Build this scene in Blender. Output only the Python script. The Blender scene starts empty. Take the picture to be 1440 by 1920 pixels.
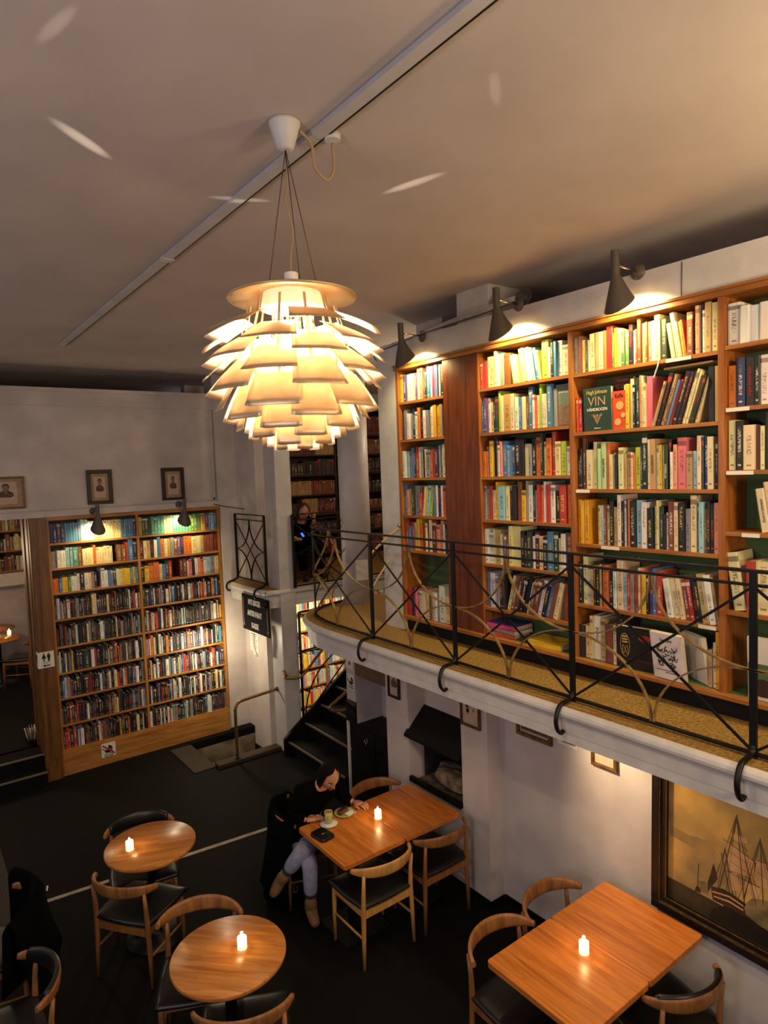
import bpy, bmesh, math, random
import numpy as np
from mathutils import Vector, Matrix, Euler
from math import sin, cos, pi, radians, sqrt
SC = bpy.context.scene
COL = SC.collection
# ---------------------------------------------------------------- camera
def set_camera():
    yaw, pitch, roll, f = 0.641879, 0.0651612, 0.0369883, 1235.25
    fw = Vector((sin(yaw)*cos(pitch), cos(yaw)*cos(pitch), -sin(pitch)))
    r = Vector((cos(yaw), -sin(yaw), 0)); d = fw.cross(r)
    r2 = cos(roll)*r + sin(roll)*d; d2 = -sin(roll)*r + cos(roll)*d
    m = Matrix((( r2.x, -d2.x, -fw.x, 0), (r2.y, -d2.y, -fw.y, 0), (r2.z, -d2.z, -fw.z, 3.55), (0, 0, 0, 1)))
    cd = bpy.data.cameras.new('camera'); cam = bpy.data.objects.new('camera', cd); COL.objects.link(cam)
    cd.sensor_fit = 'VERTICAL'; cd.sensor_height = 36; cd.sensor_width = 27; cd.lens = f/1920*36
    cd.clip_start = .05; cam.matrix_world = m; SC.camera = cam
set_camera()
# ---------------------------------------------------------------- world, view, exposure
SC.view_settings.view_transform = 'Standard'; SC.view_settings.look = 'None'
SC.view_settings.gamma = 1; SC.view_settings.exposure = 0.85
W = bpy.data.worlds.new('world'); SC.world = W; W.use_nodes = True
W.node_tree.nodes['Background'].inputs[0].default_value = (.72, .78, 1, 1)
W.node_tree.nodes['Background'].inputs[1].default_value = 0.10
def light(name, kind, loc, energy, color=(1, .72, .42), target=None, **kw):
    l = bpy.data.lights.new(name, kind); l.energy = energy; l.color = color
    for k, v in kw.items(): setattr(l, k, v)
    o = bpy.data.objects.new(name, l); COL.objects.link(o); o.location = loc
    if target is not None:
        o.rotation_euler = (Vector(target)-Vector(loc)).to_track_quat('-Z', 'Y').to_euler()
    return o
# fill lights added behind and left of the viewer; lamps of adjoining rooms follow
light('fill_light', 'POINT', (1.9, -1.6, 3.3), 95, (1, .76, .52), shadow_soft_size=.35)
light('fill_light', 'POINT', (-1.8, .6, 3.3), 70, (.84, .77, .90), shadow_soft_size=.35)
light('fill_light', 'POINT', (-2.2, 5.6, 3.3), 32, (.94, .78, .72), shadow_soft_size=.35)
light('bounce_fill', 'POINT', (2.95, .25, 4.1), 34, (1, .74, .40), shadow_soft_size=.2)  # added light in mid-air, stands for bounce from unseen wall lamps
light('room_lamp', 'POINT', (.2, 10.6, 2.6), 30, (1, .74, .45), shadow_soft_size=.15)
light('stair_lamp', 'AREA', (5.0, 8.1, 1.8), 42, (1, .86, .60), target=(5.2, 9.0, .6), size=.8)
light('stair_lamp', 'POINT', (3.25, 8.2, 1.25), 12, (1, .84, .58), shadow_soft_size=.06)
light('hall_light', 'POINT', (5.9, 7.6, 4.3), 4, (1, .70, .45), shadow_soft_size=.15)
light('hall_light', 'POINT', (5.3, 5.5, 4.2), 20, (1, .78, .52), shadow_soft_size=.12)  # added without a fixture to brighten the half-round column from the right
light('under_balcony_lamp', 'SPOT', (3.32, 2.75, 1.84), 22, (1, .72, .42), target=(3.79, 2.2, 1.3), spot_size=2.2, spot_blend=1, shadow_soft_size=.05)
# ---------------------------------------------------------------- materials
def lin(c): return tuple(((v/255)/12.92 if v/255 <= .04045 else ((v/255+.055)/1.055)**2.4) for v in c)
def C4(c): return (*lin(c), 1)
MATS = {}
def nt(name):
    m = bpy.data.materials.new(name); m.use_nodes = True; MATS[name] = m
    t = m.node_tree; return m, t, t.nodes['Principled BSDF']
def N(t, typ, **kw):
    n = t.nodes.new(typ)
    for k, v in kw.items(): setattr(n, k, v)
    return n
def mat(name, c, rough=.6, metal=0, noise=0, scale=20, bump=0, c2=None, spec=None, emit=None, es=0):
    m, t, b = nt(name)
    b.inputs['Base Color'].default_value = C4(c); b.inputs['Roughness'].default_value = rough; b.inputs['Metallic'].default_value = metal
    if spec is not None: b.inputs['Specular IOR Level'].default_value = spec
    if emit: b.inputs['Emission Color'].default_value = C4(emit); b.inputs['Emission Strength'].default_value = es
    if noise or bump:
        tc = N(t, 'ShaderNodeTexCoord'); nz = N(t, 'ShaderNodeTexNoise'); nz.inputs['Scale'].default_value = scale; nz.inputs['Detail'].default_value = 6
        t.links.new(tc.outputs['Object'], nz.inputs['Vector'])
        if noise:
            mx = N(t, 'ShaderNodeMix', data_type='RGBA'); cr = N(t, 'ShaderNodeValToRGB')
            cr.color_ramp.elements[0].position = .35; cr.color_ramp.elements[1].position = .35+.35
            t.links.new(nz.outputs['Fac'], cr.inputs[0]); t.links.new(cr.outputs[0], mx.inputs[0])
            k = 1-noise; mx.inputs[6].default_value = C4(c2 if c2 else tuple(v*k for v in c)); mx.inputs[7].default_value = C4(c)
            t.links.new(mx.outputs[2], b.inputs['Base Color'])
        if bump:
            bp = N(t, 'ShaderNodeBump'); bp.inputs['Strength'].default_value = bump; bp.inputs['Distance'].default_value = .01
            t.links.new(nz.outputs['Fac'], bp.inputs['Height']); t.links.new(bp.outputs[0], b.inputs['Normal'])
    return m
def wood(name, c, c2, axis=0, plank=0, rough=.35, grain=1.0, knots=0):
    """grain stretched along an axis (0 x,1 y,2 z); optional planks laid side by side across it"""
    m, t, b = nt(name); tc = N(t, 'ShaderNodeTexCoord'); L = t.links
    mp = N(t, 'ShaderNodeMapping'); s = [14*grain]*3; s[axis] = 1.2*grain; mp.inputs['Scale'].default_value = s
    L.new(tc.outputs['Object'], mp.inputs['Vector'])
    nz = N(t, 'ShaderNodeTexNoise'); nz.inputs['Scale'].default_value = 2.2; nz.inputs['Detail'].default_value = 8; nz.inputs['Distortion'].default_value = .6
    vec = mp.outputs[0]
    if plank:
        sp = N(t, 'ShaderNodeSeparateXYZ'); L.new(tc.outputs['Object'], sp.inputs[0])
        dv = N(t, 'ShaderNodeMath', operation='DIVIDE'); L.new(sp.outputs[1 if axis == 0 else 0], dv.inputs[0]); dv.inputs[1].default_value = plank
        fl = N(t, 'ShaderNodeMath', operation='FLOOR'); L.new(dv.outputs[0], fl.inputs[0])
        wn = N(t, 'ShaderNodeTexWhiteNoise', noise_dimensions='1D'); L.new(fl.outputs[0], wn.inputs['W'])
        ad = N(t, 'ShaderNodeVectorMath', operation='MULTIPLY_ADD'); L.new(wn.outputs['Color'], ad.inputs[0]); ad.inputs[1].default_value = (9, 9, 9); L.new(mp.outputs[0], ad.inputs[2])
        vec = ad.outputs[0]
    L.new(vec, nz.inputs['Vector'])
    cr = N(t, 'ShaderNodeValToRGB'); cr.color_ramp.elements[0].position = .3; cr.color_ramp.elements[1].position = .68
    cr.color_ramp.elements[0].color = C4(c2); cr.color_ramp.elements[1].color = C4(c)
    L.new(nz.outputs['Fac'], cr.inputs[0]); out = cr.outputs[0]
    if plank:
        mx = N(t, 'ShaderNodeMix', data_type='RGBA', blend_type='MULTIPLY'); mx.inputs[0].default_value = .35
        L.new(out, mx.inputs[6]); g = N(t, 'ShaderNodeMapRange'); L.new(wn.outputs['Value'], g.inputs[0]); g.inputs[3].default_value = .55; g.inputs[4].default_value = 1.1
        L.new(g.outputs[0], mx.inputs[7]); out = mx.outputs[2]
    if knots:
        k = N(t, 'ShaderNodeTexNoise'); k.inputs['Scale'].default_value = 1.0; k.inputs['Detail'].default_value = 3
        mk = N(t, 'ShaderNodeMapping'); sk = [9]*3; sk[axis] = 3.2; mk.inputs['Scale'].default_value = sk; L.new(tc.outputs['Object'], mk.inputs['Vector']); L.new(mk.outputs[0], k.inputs['Vector'])
        kr = N(t, 'ShaderNodeValToRGB'); kr.color_ramp.elements[0].position = .70; kr.color_ramp.elements[1].position = .78
        L.new(k.outputs['Fac'], kr.inputs[0]); m2 = N(t, 'ShaderNodeMix', data_type='RGBA'); L.new(kr.outputs[0], m2.inputs[0]); L.new(out, m2.inputs[6]); m2.inputs[7].default_value = C4(tuple(v*.45 for v in c2)); out = m2.outputs[2]
    L.new(out, b.inputs['Base Color']); b.inputs['Roughness'].default_value = rough
    return m
mat('plaster', (214, 202, 194), .85, noise=.10, scale=3, bump=.15)
mat('ceiling_paint', (205, 192, 182), .9, noise=.05, scale=2, bump=.08)
mat('white_paint', (222, 216, 206), .5, noise=.06, scale=9)
mat('column_paint', (205, 200, 196), .45, noise=.07, scale=5, bump=.1)
mat('floor_boards', (13, 11, 9), .75, spec=.15, noise=.35, scale=6, bump=.1)
mat('black_wood', (15, 13, 11), .55, spec=.25, noise=.3, scale=8)
mat('dark_step', (15, 13, 10), .8, spec=.15, noise=.3, scale=7)
mat('nosing', (120, 105, 85), .4)
mat('iron', (22, 19, 16), .42, metal=.3, noise=.25, scale=30)
mat('brass', (168, 132, 78), .34, metal=.75, noise=.2, scale=25)
mat('brass_rail', (192, 154, 98), .35, metal=.55, noise=.25, scale=18)
mat('steel_wire', (90, 70, 55), .4, metal=.8)
mat('leaf_brass', (212, 190, 152), .42, metal=.65, noise=.12, scale=14, c2=(204, 168, 124))
mat('leaf_white', (252, 240, 225), .5)
mat('polished_metal', (230, 215, 190), .12, metal=1)
mat('frosted', (255, 240, 215), .6, emit=(255, 226, 170), es=.35)
mat('bulb_glow', (255, 240, 215), .6, emit=(255, 232, 190), es=14)
mat('lamp_taupe', (88, 79, 68), .45)
mat('lamp_inner', (240, 232, 215), .5)
mat('lamp_bulb', (255, 240, 215), .5, emit=(255, 232, 170), es=10)
mat('leather', (17, 17, 18), .36, noise=.2, scale=30, bump=.05)
mat('fabric_black', (8, 8, 9), 1.0, spec=.06, noise=.3, scale=30, bump=.3)
mat('fabric_dark', (8, 8, 8), 1.0, spec=.05, bump=.25, scale=60, noise=.2)
mat('denim', (150, 150, 172), .9, noise=.12, scale=25, bump=.2)
mat('boot_suede', (140, 108, 66), .85, noise=.2, scale=20)
mat('boot_sole', (90, 70, 48), .8)
mat('sock', (34, 38, 36), .95, bump=.3, scale=80)
mat('skin', (205, 142, 108), .5, noise=.08, scale=30)
mat('hair', (20, 15, 12), .8, spec=.1, noise=.4, scale=40, bump=.4)
mat('hair_auburn', (70, 34, 22), .6, noise=.4, scale=40, bump=.4)
mat('paper', (232, 225, 208), .8)
mat('pages', (222, 208, 172), .9, noise=.12, scale=120)
mat('ink', (16, 14, 13), .7)
mat('ink_white', (235, 228, 214), .7)
mat('red_print', (176, 44, 34), .6)
mat('gold_print', (205, 170, 90), .5)
mat('sign_black', (17, 16, 14), .9, spec=.1)
mat('ceramic_green', (176, 178, 110), .25)
mat('ceramic_white', (226, 224, 205), .25)
mat('coffee', (190, 130, 78), .4)
mat('cake', (140, 84, 44), .85, noise=.6, scale=70, bump=.6)
mat('chocolate', (44, 24, 15), .6, bump=.5, scale=60)
mat('napkin', (228, 226, 216), .9)
mat('wax', (255, 240, 210), .5, emit=(255, 214, 145), es=1.6)
mat('flame', (255, 230, 170), .5, emit=(255, 224, 150), es=18)
mat('green_back', (86, 112, 62), .75, noise=.1, scale=5)
mat('frame_gold', (126, 92, 46), .4, metal=.3, noise=.35, scale=25)
mat('frame_dark', (40, 26, 17), .4, noise=.3, scale=20)
mat('mat_board', (178, 150, 118), .9, noise=.12, scale=12)
mat('print_paper', (206, 178, 150), .9, noise=.06, scale=14)
mat('print_dark', (48, 40, 34), .9, noise=.5, scale=60, c2=(110, 92, 74))
mat('print_mid', (158, 128, 102), .9, noise=.25, scale=60)
mat('paint_sky', (214, 168, 84), .55, noise=.5, scale=3.2, c2=(134, 112, 72))
mat('paint_sea', (64, 58, 36), .5, noise=.4, scale=9, c2=(38, 32, 20))
mat('paint_deep', (30, 24, 14), .5, noise=.3, scale=6)
mat('paint_sail', (214, 168, 116), .6, noise=.2, scale=9, c2=(186, 136, 86))
mat('paint_hull', (70, 44, 24), .6, noise=.4, scale=20)
mat('paint_line', (84, 58, 34), .6)
mat('paint_cloud', (180, 140, 78), .55, noise=.4, scale=5, c2=(134, 112, 72))
mat('paint_smoke', (150, 126, 76), .7, noise=.4, scale=10)
mat('rubble', (120, 104, 80), .95, noise=.6, scale=12, c2=(50, 44, 36), bump=.8)
mat('soot', (46, 42, 36), .95, noise=.6, scale=9, c2=(18, 16, 14), bump=.3)
mat('stone', (150, 132, 104), .95, noise=.5, scale=14, c2=(90, 74, 56), bump=.7)
mat('dirty_floor', (150, 136, 112), .8, noise=.45, scale=5, c2=(84, 72, 54))
mat('doormat', (66, 54, 40), .95, noise=.3, scale=60, bump=.4)
mat('gallery_floor', (182, 144, 74), .6, noise=.55, scale=55, c2=(120, 90, 40), bump=.1)
mat('white_line', (196, 182, 160), .7, noise=.2, scale=12)
mat('rope', (176, 146, 104), .9, bump=.5, scale=120)
mat('phone_blue', (60, 90, 200), .4, emit=(70, 110, 255), es=.8)
mat('cover_blue', (70, 60, 140), .5)
mat('cover_lips', (168, 92, 80), .5)
mat('cork', (120, 86, 50), .8, noise=.2, scale=20)
wood('table_oak', (226, 140, 58), (182, 98, 34), 1, plank=.08, rough=.32, knots=1)
wood('table_oak_round', (226, 152, 72), (176, 104, 42), 1, plank=.085, rough=.32, knots=1)
wood('chair_light', (214, 160, 88), (180, 124, 58), 2, rough=.4)
wood('chair_dark', (160, 106, 56), (118, 72, 34), 2, rough=.4)
wood('case_back', (190, 130, 58), (150, 92, 36), 2, rough=.4)
wood('case_post', (130, 84, 36), (92, 56, 22), 2, rough=.4)
wood('case_shelf', (190, 132, 62), (146, 92, 38), 0, rough=.4)
wood('case_right', (176, 106, 44), (132, 72, 26), 2, rough=.38)
wood('case_right_shelf', (182, 118, 50), (140, 82, 30), 1, rough=.4)
wood('panel_red', (122, 62, 30), (84, 38, 18), 2, rough=.28)
wood('case_hall', (70, 44, 30), (44, 26, 18), 2, rough=.45)
def glass_mat():
    m, t, b = nt('glass'); tr = N(t, 'ShaderNodeBsdfTransparent'); gl = N(t, 'ShaderNodeBsdfGlossy'); gl.inputs['Roughness'].default_value = .05; mx = N(t, 'ShaderNodeMixShader'); mx.inputs[0].default_value = .05
    t.links.new(tr.outputs[0], mx.inputs[1]); t.links.new(gl.outputs[0], mx.inputs[2]); t.links.new(mx.outputs[0], t.nodes['Material Output'].inputs[0])
glass_mat()
def ribbed_mat():
    m, t, b = nt('ribbed'); tc = N(t, 'ShaderNodeTexCoord'); w = N(t, 'ShaderNodeTexWave'); w.inputs['Scale'].default_value = 14
    t.links.new(tc.outputs['Object'], w.inputs['Vector'])
    cr = N(t, 'ShaderNodeValToRGB'); cr.color_ramp.elements[0].color = C4((26, 22, 17)); cr.color_ramp.elements[1].color = C4((44, 38, 28))
    t.links.new(w.outputs['Fac'], cr.inputs[0]); t.links.new(cr.outputs[0], b.inputs['Base Color']); b.inputs['Roughness'].default_value = .7
ribbed_mat()
def book_mat():
    """cloth / paper book covers: colour per book, printed marks on the spine from the spine's own (u, v, seed)"""
    m, t, b = nt('book_cover'); L = t.links
    ab = N(t, 'ShaderNodeAttribute', attribute_name='bc'); at = N(t, 'ShaderNodeAttribute', attribute_name='tc'); au = N(t, 'ShaderNodeAttribute', attribute_name='suv')
    sp = N(t, 'ShaderNodeSeparateXYZ'); L.new(au.outputs['Vector'], sp.inputs[0])
    def M(op, a, b_=None, c=None):
        n = N(t, 'ShaderNodeMath', operation=op)
        for i, v in enumerate((a, b_, c)):
            if v is None: continue
            if hasattr(v, 'links') or hasattr(v, 'is_output'): L.new(v, n.inputs[i])
            else: n.inputs[i].default_value = v
        return n.outputs[0]
    u, v, s = sp.outputs[0], sp.outputs[1], sp.outputs[2]
    cb = N(t, 'ShaderNodeCombineXYZ'); L.new(M('MULTIPLY', u, 3.0), cb.inputs[0]); L.new(M('MULTIPLY', v, 60.), cb.inputs[1]); L.new(M('MULTIPLY', s, 97.), cb.inputs[2])
    nz = N(t, 'ShaderNodeTexNoise'); nz.inputs['Scale'].default_value = 1.0; nz.inputs['Detail'].default_value = 1; L.new(cb.outputs[0], nz.inputs['Vector'])
    ink = M('GREATER_THAN', nz.outputs['Fac'], .5)
    inu = M('LESS_THAN', M('ABSOLUTE', M('SUBTRACT', u, .5)), .20)
    wn = N(t, 'ShaderNodeTexWhiteNoise', noise_dimensions='1D'); L.new(M('MULTIPLY', s, 31.7), wn.inputs['W'])
    lo = M('MULTIPLY_ADD', wn.outputs['Value'], .25, .2); hi = M('MULTIPLY_ADD', wn.outputs['Value'], .3, .62)
    inv = M('MULTIPLY', M('GREATER_THAN', v, lo), M('LESS_THAN', v, hi))
    txt = M('MULTIPLY', M('MULTIPLY', ink, inu), inv)
    foot = M('MULTIPLY', M('LESS_THAN', M('ABSOLUTE', M('SUBTRACT', v, .1)), .018), inu)
    top = M('MULTIPLY', M('GREATER_THAN', v, .84), M('GREATER_THAN', M('FRACT', M('MULTIPLY', s, 17.3)), .72))
    top = M('MULTIPLY', top, M('LESS_THAN', v, .93))
    msk = M('MINIMUM', M('ADD', M('ADD', txt, foot), top), 1.0)
    mx = N(t, 'ShaderNodeMix', data_type='RGBA'); L.new(M('MULTIPLY', msk, .7), mx.inputs[0]); L.new(ab.outputs['Color'], mx.inputs[6]); L.new(at.outputs['Color'], mx.inputs[7])
    L.new(mx.outputs[2], b.inputs['Base Color']); b.inputs['Roughness'].default_value = .5
book_mat()
# ---------------------------------------------------------------- mesh helpers
class MB:
    def __init__(s): s.v = []; s.f = []; s.m = []; s.sm = []
    def add(s, vs, fs, mi=0, smooth=False):
        o = len(s.v); s.v += [tuple(p) for p in vs]
        for f in fs: s.f.append([i+o for i in f]); s.m.append(mi); s.sm.append(smooth)
        return s
    def box(s, x0, x1, y0, y1, z0, z1, mi=0):
        x0, x1 = min(x0, x1), max(x0, x1); y0, y1 = min(y0, y1), max(y0, y1); z0, z1 = min(z0, z1), max(z0, z1)
        return s.add([(x0, y0, z0), (x1, y0, z0), (x1, y1, z0), (x0, y1, z0), (x0, y0, z1), (x1, y0, z1), (x1, y1, z1), (x0, y1, z1)],
              [(0, 3, 2, 1), (4, 5, 6, 7), (0, 1, 5, 4), (1, 2, 6, 5), (2, 3, 7, 6), (3, 0, 4, 7)], mi)
    def prism(s, poly, lo, hi, axis=2, mi=0, smooth=False):
        n = len(poly)
        def P(p, h): return {2: (p[0], p[1], h), 1: (p[0], h, p[1]), 0: (h, p[0], p[1])}[axis]
        vs = [P(p, lo) for p in poly]+[P(p, hi) for p in poly]
        fs = [tuple(range(n))[::-1], tuple(range(n, 2*n))]
        s.add(vs, fs, mi); o = len(s.v)-2*n
        for i in range(n):
            j = (i+1) % n; s.f.append([o+i, o+j, o+n+j, o+n+i]); s.m.append(mi); s.sm.append(smooth)
        return s
    def tube(s, pts, r, seg=10, mi=0, caps=True, flat=None, closed=False):
        """round (or elliptical: flat=(a,b) scales) tube along points; r number or list"""
        pts = [Vector(p) for p in pts]; n = len(pts); rs = r if isinstance(r, (list, tuple)) else [r]*n
        vs = []; up = None
        for i, p in enumerate(pts):
            t = (pts[min(i+1, n-1)]-pts[max(i-1, 0)])
            if t.length < 1e-9: t = Vector((0, 0, 1))
            t.normalize()
            if up is None:
                up = Vector((0, 0, 1)) if abs(t.z) < .9 else Vector((1, 0, 0))
            a = t.cross(up); 
            if a.length < 1e-6: a = t.cross(Vector((0, 1, 0)))
            a.normalize(); b = a.cross(t); up = b
            fa, fb = flat if flat else (1, 1)
            for k in range(seg):
                an = 2*pi*k/seg; vs.append(p+a*cos(an)*rs[i]*fa+b*sin(an)*rs[i]*fb)
        fs = [(i*seg+k, i*seg+(k+1) % seg, (i+1)*seg+(k+1) % seg, (i+1)*seg+k) for i in range(n-1) for k in range(seg)]
        s.add(vs, fs, mi, True)
        if caps:
            o = len(s.v)-n*seg
            s.f.append([o+k for k in range(seg)][::-1]); s.f.append([o+(n-1)*seg+k for k in range(seg)]); s.m += [mi, mi]; s.sm += [False, False]
        return s
    def bar(s, pts, w, t, nrm, mi=0):
        """flat bar: rectangle section w (across, in plane normal to path & nrm) by t (along nrm)"""
        pts = [Vector(p) for p in pts]; n = len(pts); vs = []; nrm = nrm if isinstance(nrm, list) else [Vector(nrm)]*n
        for i, p in enumerate(pts):
            tg = (pts[min(i+1, n-1)]-pts[max(i-1, 0)]).normalized(); nn = Vector(nrm[i]).normalized(); a = tg.cross(nn).normalized()
            vs += [p+a*w/2+nn*t/2, p-a*w/2+nn*t/2, p-a*w/2-nn*t/2, p+a*w/2-nn*t/2]
        fs = [(i*4+k, i*4+(k+1) % 4, i*4+4+(k+1) % 4, i*4+4+k) for i in range(n-1) for k in range(4)]+[(3, 2, 1, 0), tuple((n-1)*4+k for k in range(4))]
        return s.add(vs, fs, mi)
    def lathe(s, prof, c=(0, 0, 0), seg=24, mi=0, smooth=True, cap=True):
        vs = [(c[0]+r*cos(2*pi*k/seg), c[1]+r*sin(2*pi*k/seg), c[2]+z) for r, z in prof for k in range(seg)]; n = len(prof)
        fs = [(i*seg+k, i*seg+(k+1) % seg, (i+1)*seg+(k+1) % seg, (i+1)*seg+k) for i in range(n-1) for k in range(seg)]
        s.add(vs, fs, mi, smooth)
        if cap:
            o = len(s.v)-n*seg
            if prof[0][0] > 1e-4: s.f.append([o+k for k in range(seg)][::-1]); s.m.append(mi); s.sm.append(False)
            if prof[-1][0] > 1e-4: s.f.append([o+(n-1)*seg+k for k in range(seg)]); s.m.append(mi); s.sm.append(False)
        return s
    def grid(s, fn, nu, nv, mi=0, smooth=True):
        vs = [fn(i/nu, j/nv) for j in range(nv+1) for i in range(nu+1)]
        return s.add(vs, [(j*(nu+1)+i, j*(nu+1)+i+1, (j+1)*(nu+1)+i+1, (j+1)*(nu+1)+i) for j in range(nv) for i in range(nu)], mi, smooth)
    def sheet(s, fn, nu, nv, th, mi=0, mi2=None):
        """curved sheet with thickness; fn(u,v)->point, th offset along the estimated normal"""
        P = [[Vector(fn(i/nu, j/nv)) for i in range(nu+1)] for j in range(nv+1)]; top = []; bot = []
        for j in range(nv+1):
            for i in range(nu+1):
                du = P[j][min(i+1, nu)]-P[j][max(i-1, 0)]; dv = P[min(j+1, nv)][i]-P[max(j-1, 0)][i]
                n = du.cross(dv); n = n.normalized() if n.length > 1e-12 else Vector((0, 0, 1))
                top.append(P[j][i]+n*th/2); bot.append(P[j][i]-n*th/2)
        q = [(j*(nu+1)+i, j*(nu+1)+i+1, (j+1)*(nu+1)+i+1, (j+1)*(nu+1)+i) for j in range(nv) for i in range(nu)]
        o = len(top); mi2 = mi if mi2 is None else mi2
        s.add(top+bot, q, mi, True); b = len(s.v)-2*o
        for f in q: s.f.append([b+o+k for k in f][::-1]); s.m.append(mi2); s.sm.append(True)
        rim = list(range(nu+1))+[j*(nu+1)+nu for j in range(1, nv+1)]+[nv*(nu+1)+i for i in range(nu-1, -1, -1)]+[j*(nu+1) for j in range(nv-1, 0, -1)]
        for a, c in zip(rim, rim[1:]+rim[:1]): s.f.append([b+c, b+a, b+o+a, b+o+c]); s.m.append(mi); s.sm.append(False)
        return s
    def mesh(s, name, mats):
        me = bpy.data.meshes.new(name); me.from_pydata(s.v, [], s.f)
        for m in ([mats] if isinstance(mats, str) else mats): me.materials.append(MATS[m])
        me.polygons.foreach_set('material_index', s.m); me.polygons.foreach_set('use_smooth', s.sm); me.update(); return me
    def build(s, name, mats, parent=None, off=None, bev=0, loc=None, rot=None):
        """off: world position of the parent chain, taken away from the vertices, for meshes modelled in world coordinates"""
        if off is not None:
            ox, oy, oz = off; s.v = [(a-ox, b-oy, c-oz) for a, b, c in s.v]
        o = bpy.data.objects.new(name, s.mesh(name, mats)); COL.objects.link(o)
        if parent is not None: o.parent = parent
        if loc is not None: o.location = loc
        if rot is not None: o.rotation_euler = rot
        if bev: bm = o.modifiers.new('bevel', 'BEVEL'); bm.width = bev; bm.segments = 2; bm.limit_method = 'ANGLE'; bm.angle_limit = .7
        return o
def tag(o, label=None, cat=None, group=None, kind=None):
    if label: o['label'] = label
    if cat: o['category'] = cat
    if group: o['group'] = group
    if kind: o['kind'] = kind
    return o
def thing(name, label, cat, loc=(0, 0, 0), rotz=0, group=None):
    o = bpy.data.objects.new(name, None); COL.objects.link(o); o.location = loc; o.rotation_euler = (0, 0, rotz); o.empty_display_size = .1
    return tag(o, label, cat, group)
def dup(root, loc, rotz, label, group=None):
    r = root.copy(); COL.objects.link(r); r.location = loc; r.rotation_euler = (0, 0, rotz); r['label'] = label
    if group: r['group'] = group
    for ch in list(root.children):
        c = ch.copy(); COL.objects.link(c); c.parent = r
        for g in list(ch.children):
            d = g.copy(); COL.objects.link(d); d.parent = c
    return r
def struct(mb, name, mats, **kw):
    o = mb.build(name, mats, **kw); o['kind'] = 'structure'; return o
def text(s, size, loc, rot, mname, parent, name='lettering', align='CENTER', sx=1, bold=0, ext=.0006, space=1):
    cu = bpy.data.curves.new('t', 'FONT'); cu.body = s; cu.size = size; cu.align_x = align; cu.align_y = 'CENTER'; cu.extrude = ext; cu.offset = bold; cu.resolution_u = 3; cu.space_character = space
    to = bpy.data.objects.new('t', cu); me = bpy.data.meshes.new_from_object(to); bpy.data.objects.remove(to); bpy.data.curves.remove(cu)
    me.materials.clear(); me.materials.append(MATS[mname]); me.name = name
    o = bpy.data.objects.new(name, me); COL.objects.link(o); o.location = loc; o.rotation_euler = rot; o.scale = (sx, 1, 1)
    if parent is not None: o.parent = parent
    return o
R_RIGHT = (pi/2, 0, -pi/2)     # reading direction for things on the right-hand wall
R_BACK = (pi/2, 0, 0)
def circ(r, n=20, cx=0, cy=0, a=1, b=1): return [(cx+r*a*cos(2*pi*k/n), cy+r*b*sin(2*pi*k/n)) for k in range(n)]
def rrect(x0, x1, y0, y1, r, n=5):
    out = []
    for cx, cy, a in ((x1-r, y1-r, 0), (x0+r, y1-r, pi/2), (x0+r, y0+r, pi), (x1-r, y0+r, 1.5*pi)):
        out += [(cx+r*cos(a+pi/2*k/n), cy+r*sin(a+pi/2*k/n)) for k in range(n+1)]
    return out
def bez(p0, p1, p2, p3, n=12):
    p0, p1, p2, p3 = map(Vector, (p0, p1, p2, p3))
    return [(1-t)**3*p0+3*(1-t)**2*t*p1+3*(1-t)*t*t*p2+t**3*p3 for t in [i/n for i in range(n+1)]]
def catmull(P, n=6):
    P = [Vector(p) for p in P]; Q = [2*P[0]-P[1]]+P+[2*P[-1]-P[-2]]; out = []
    for i in range(1, len(Q)-2):
        for k in range(n):
            t = k/n; a, b, c, d = Q[i-1:i+3]
            out.append(.5*((2*b)+(c-a)*t+(2*a-5*b+4*c-d)*t*t+(3*b-a-3*c+d)*t**3))
    return out+[P[-1]]
# ---------------------------------------------------------------- the room
ZB, ZC = 2.1, 4.9
mb = MB(); mb.box(-5, 3.9, -3, 7.6, -.1, 0); mb.box(-5, 2.95, 7.6, 8.58, -.1, 0); mb.box(2.95, 3.9, 8.45, 8.9, -.1, 0); mb.box(3.9, 8, 4.6, 7.4, -.1, 0)
struct(mb, 'floor', 'floor_boards')
mb = MB(); mb.box(2.95, 4.0, 7.6, 8.45, -.45, -.35); mb.box(2.85, 2.95, 7.5, 8.58, -.45, -.1); mb.box(2.85, 4, 7.5, 7.6, -.45, -.1); mb.box(2.95, 3.9, 8.45, 8.55, -.45, -.1)
struct(mb, 'floor', 'dirty_floor')
struct(MB().box(4.0, 9, 7.4, 10.2, -1.15, -1.0), 'floor', 'dirty_floor')
struct(MB().box(-3, 2.2, 8.85, 14.5, .14, .34), 'floor', 'floor_boards')
# the step up to the room on the left
st = thing('step', 'two dark steps with worn pale edges up to the left doorway', 'step', (.4, 8.5, 0))
MB().box(-.4, 1.25, 8.42, 8.9, 0.001, .17).build('lower_step', 'dark_step', st, off=(.4, 8.5, 0))
MB().box(-.4, 1.25, 8.56, 8.9, .17, .34).build('upper_step', 'dark_step', st, off=(.4, 8.5, 0))
MB().box(-.4, 1.25, 8.412, 8.432, .155, .172).box(-.4, 1.25, 8.55, 8.57, .325, .342).build('edge_strip', 'nosing', st, off=(.4, 8.5, 0))
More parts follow.
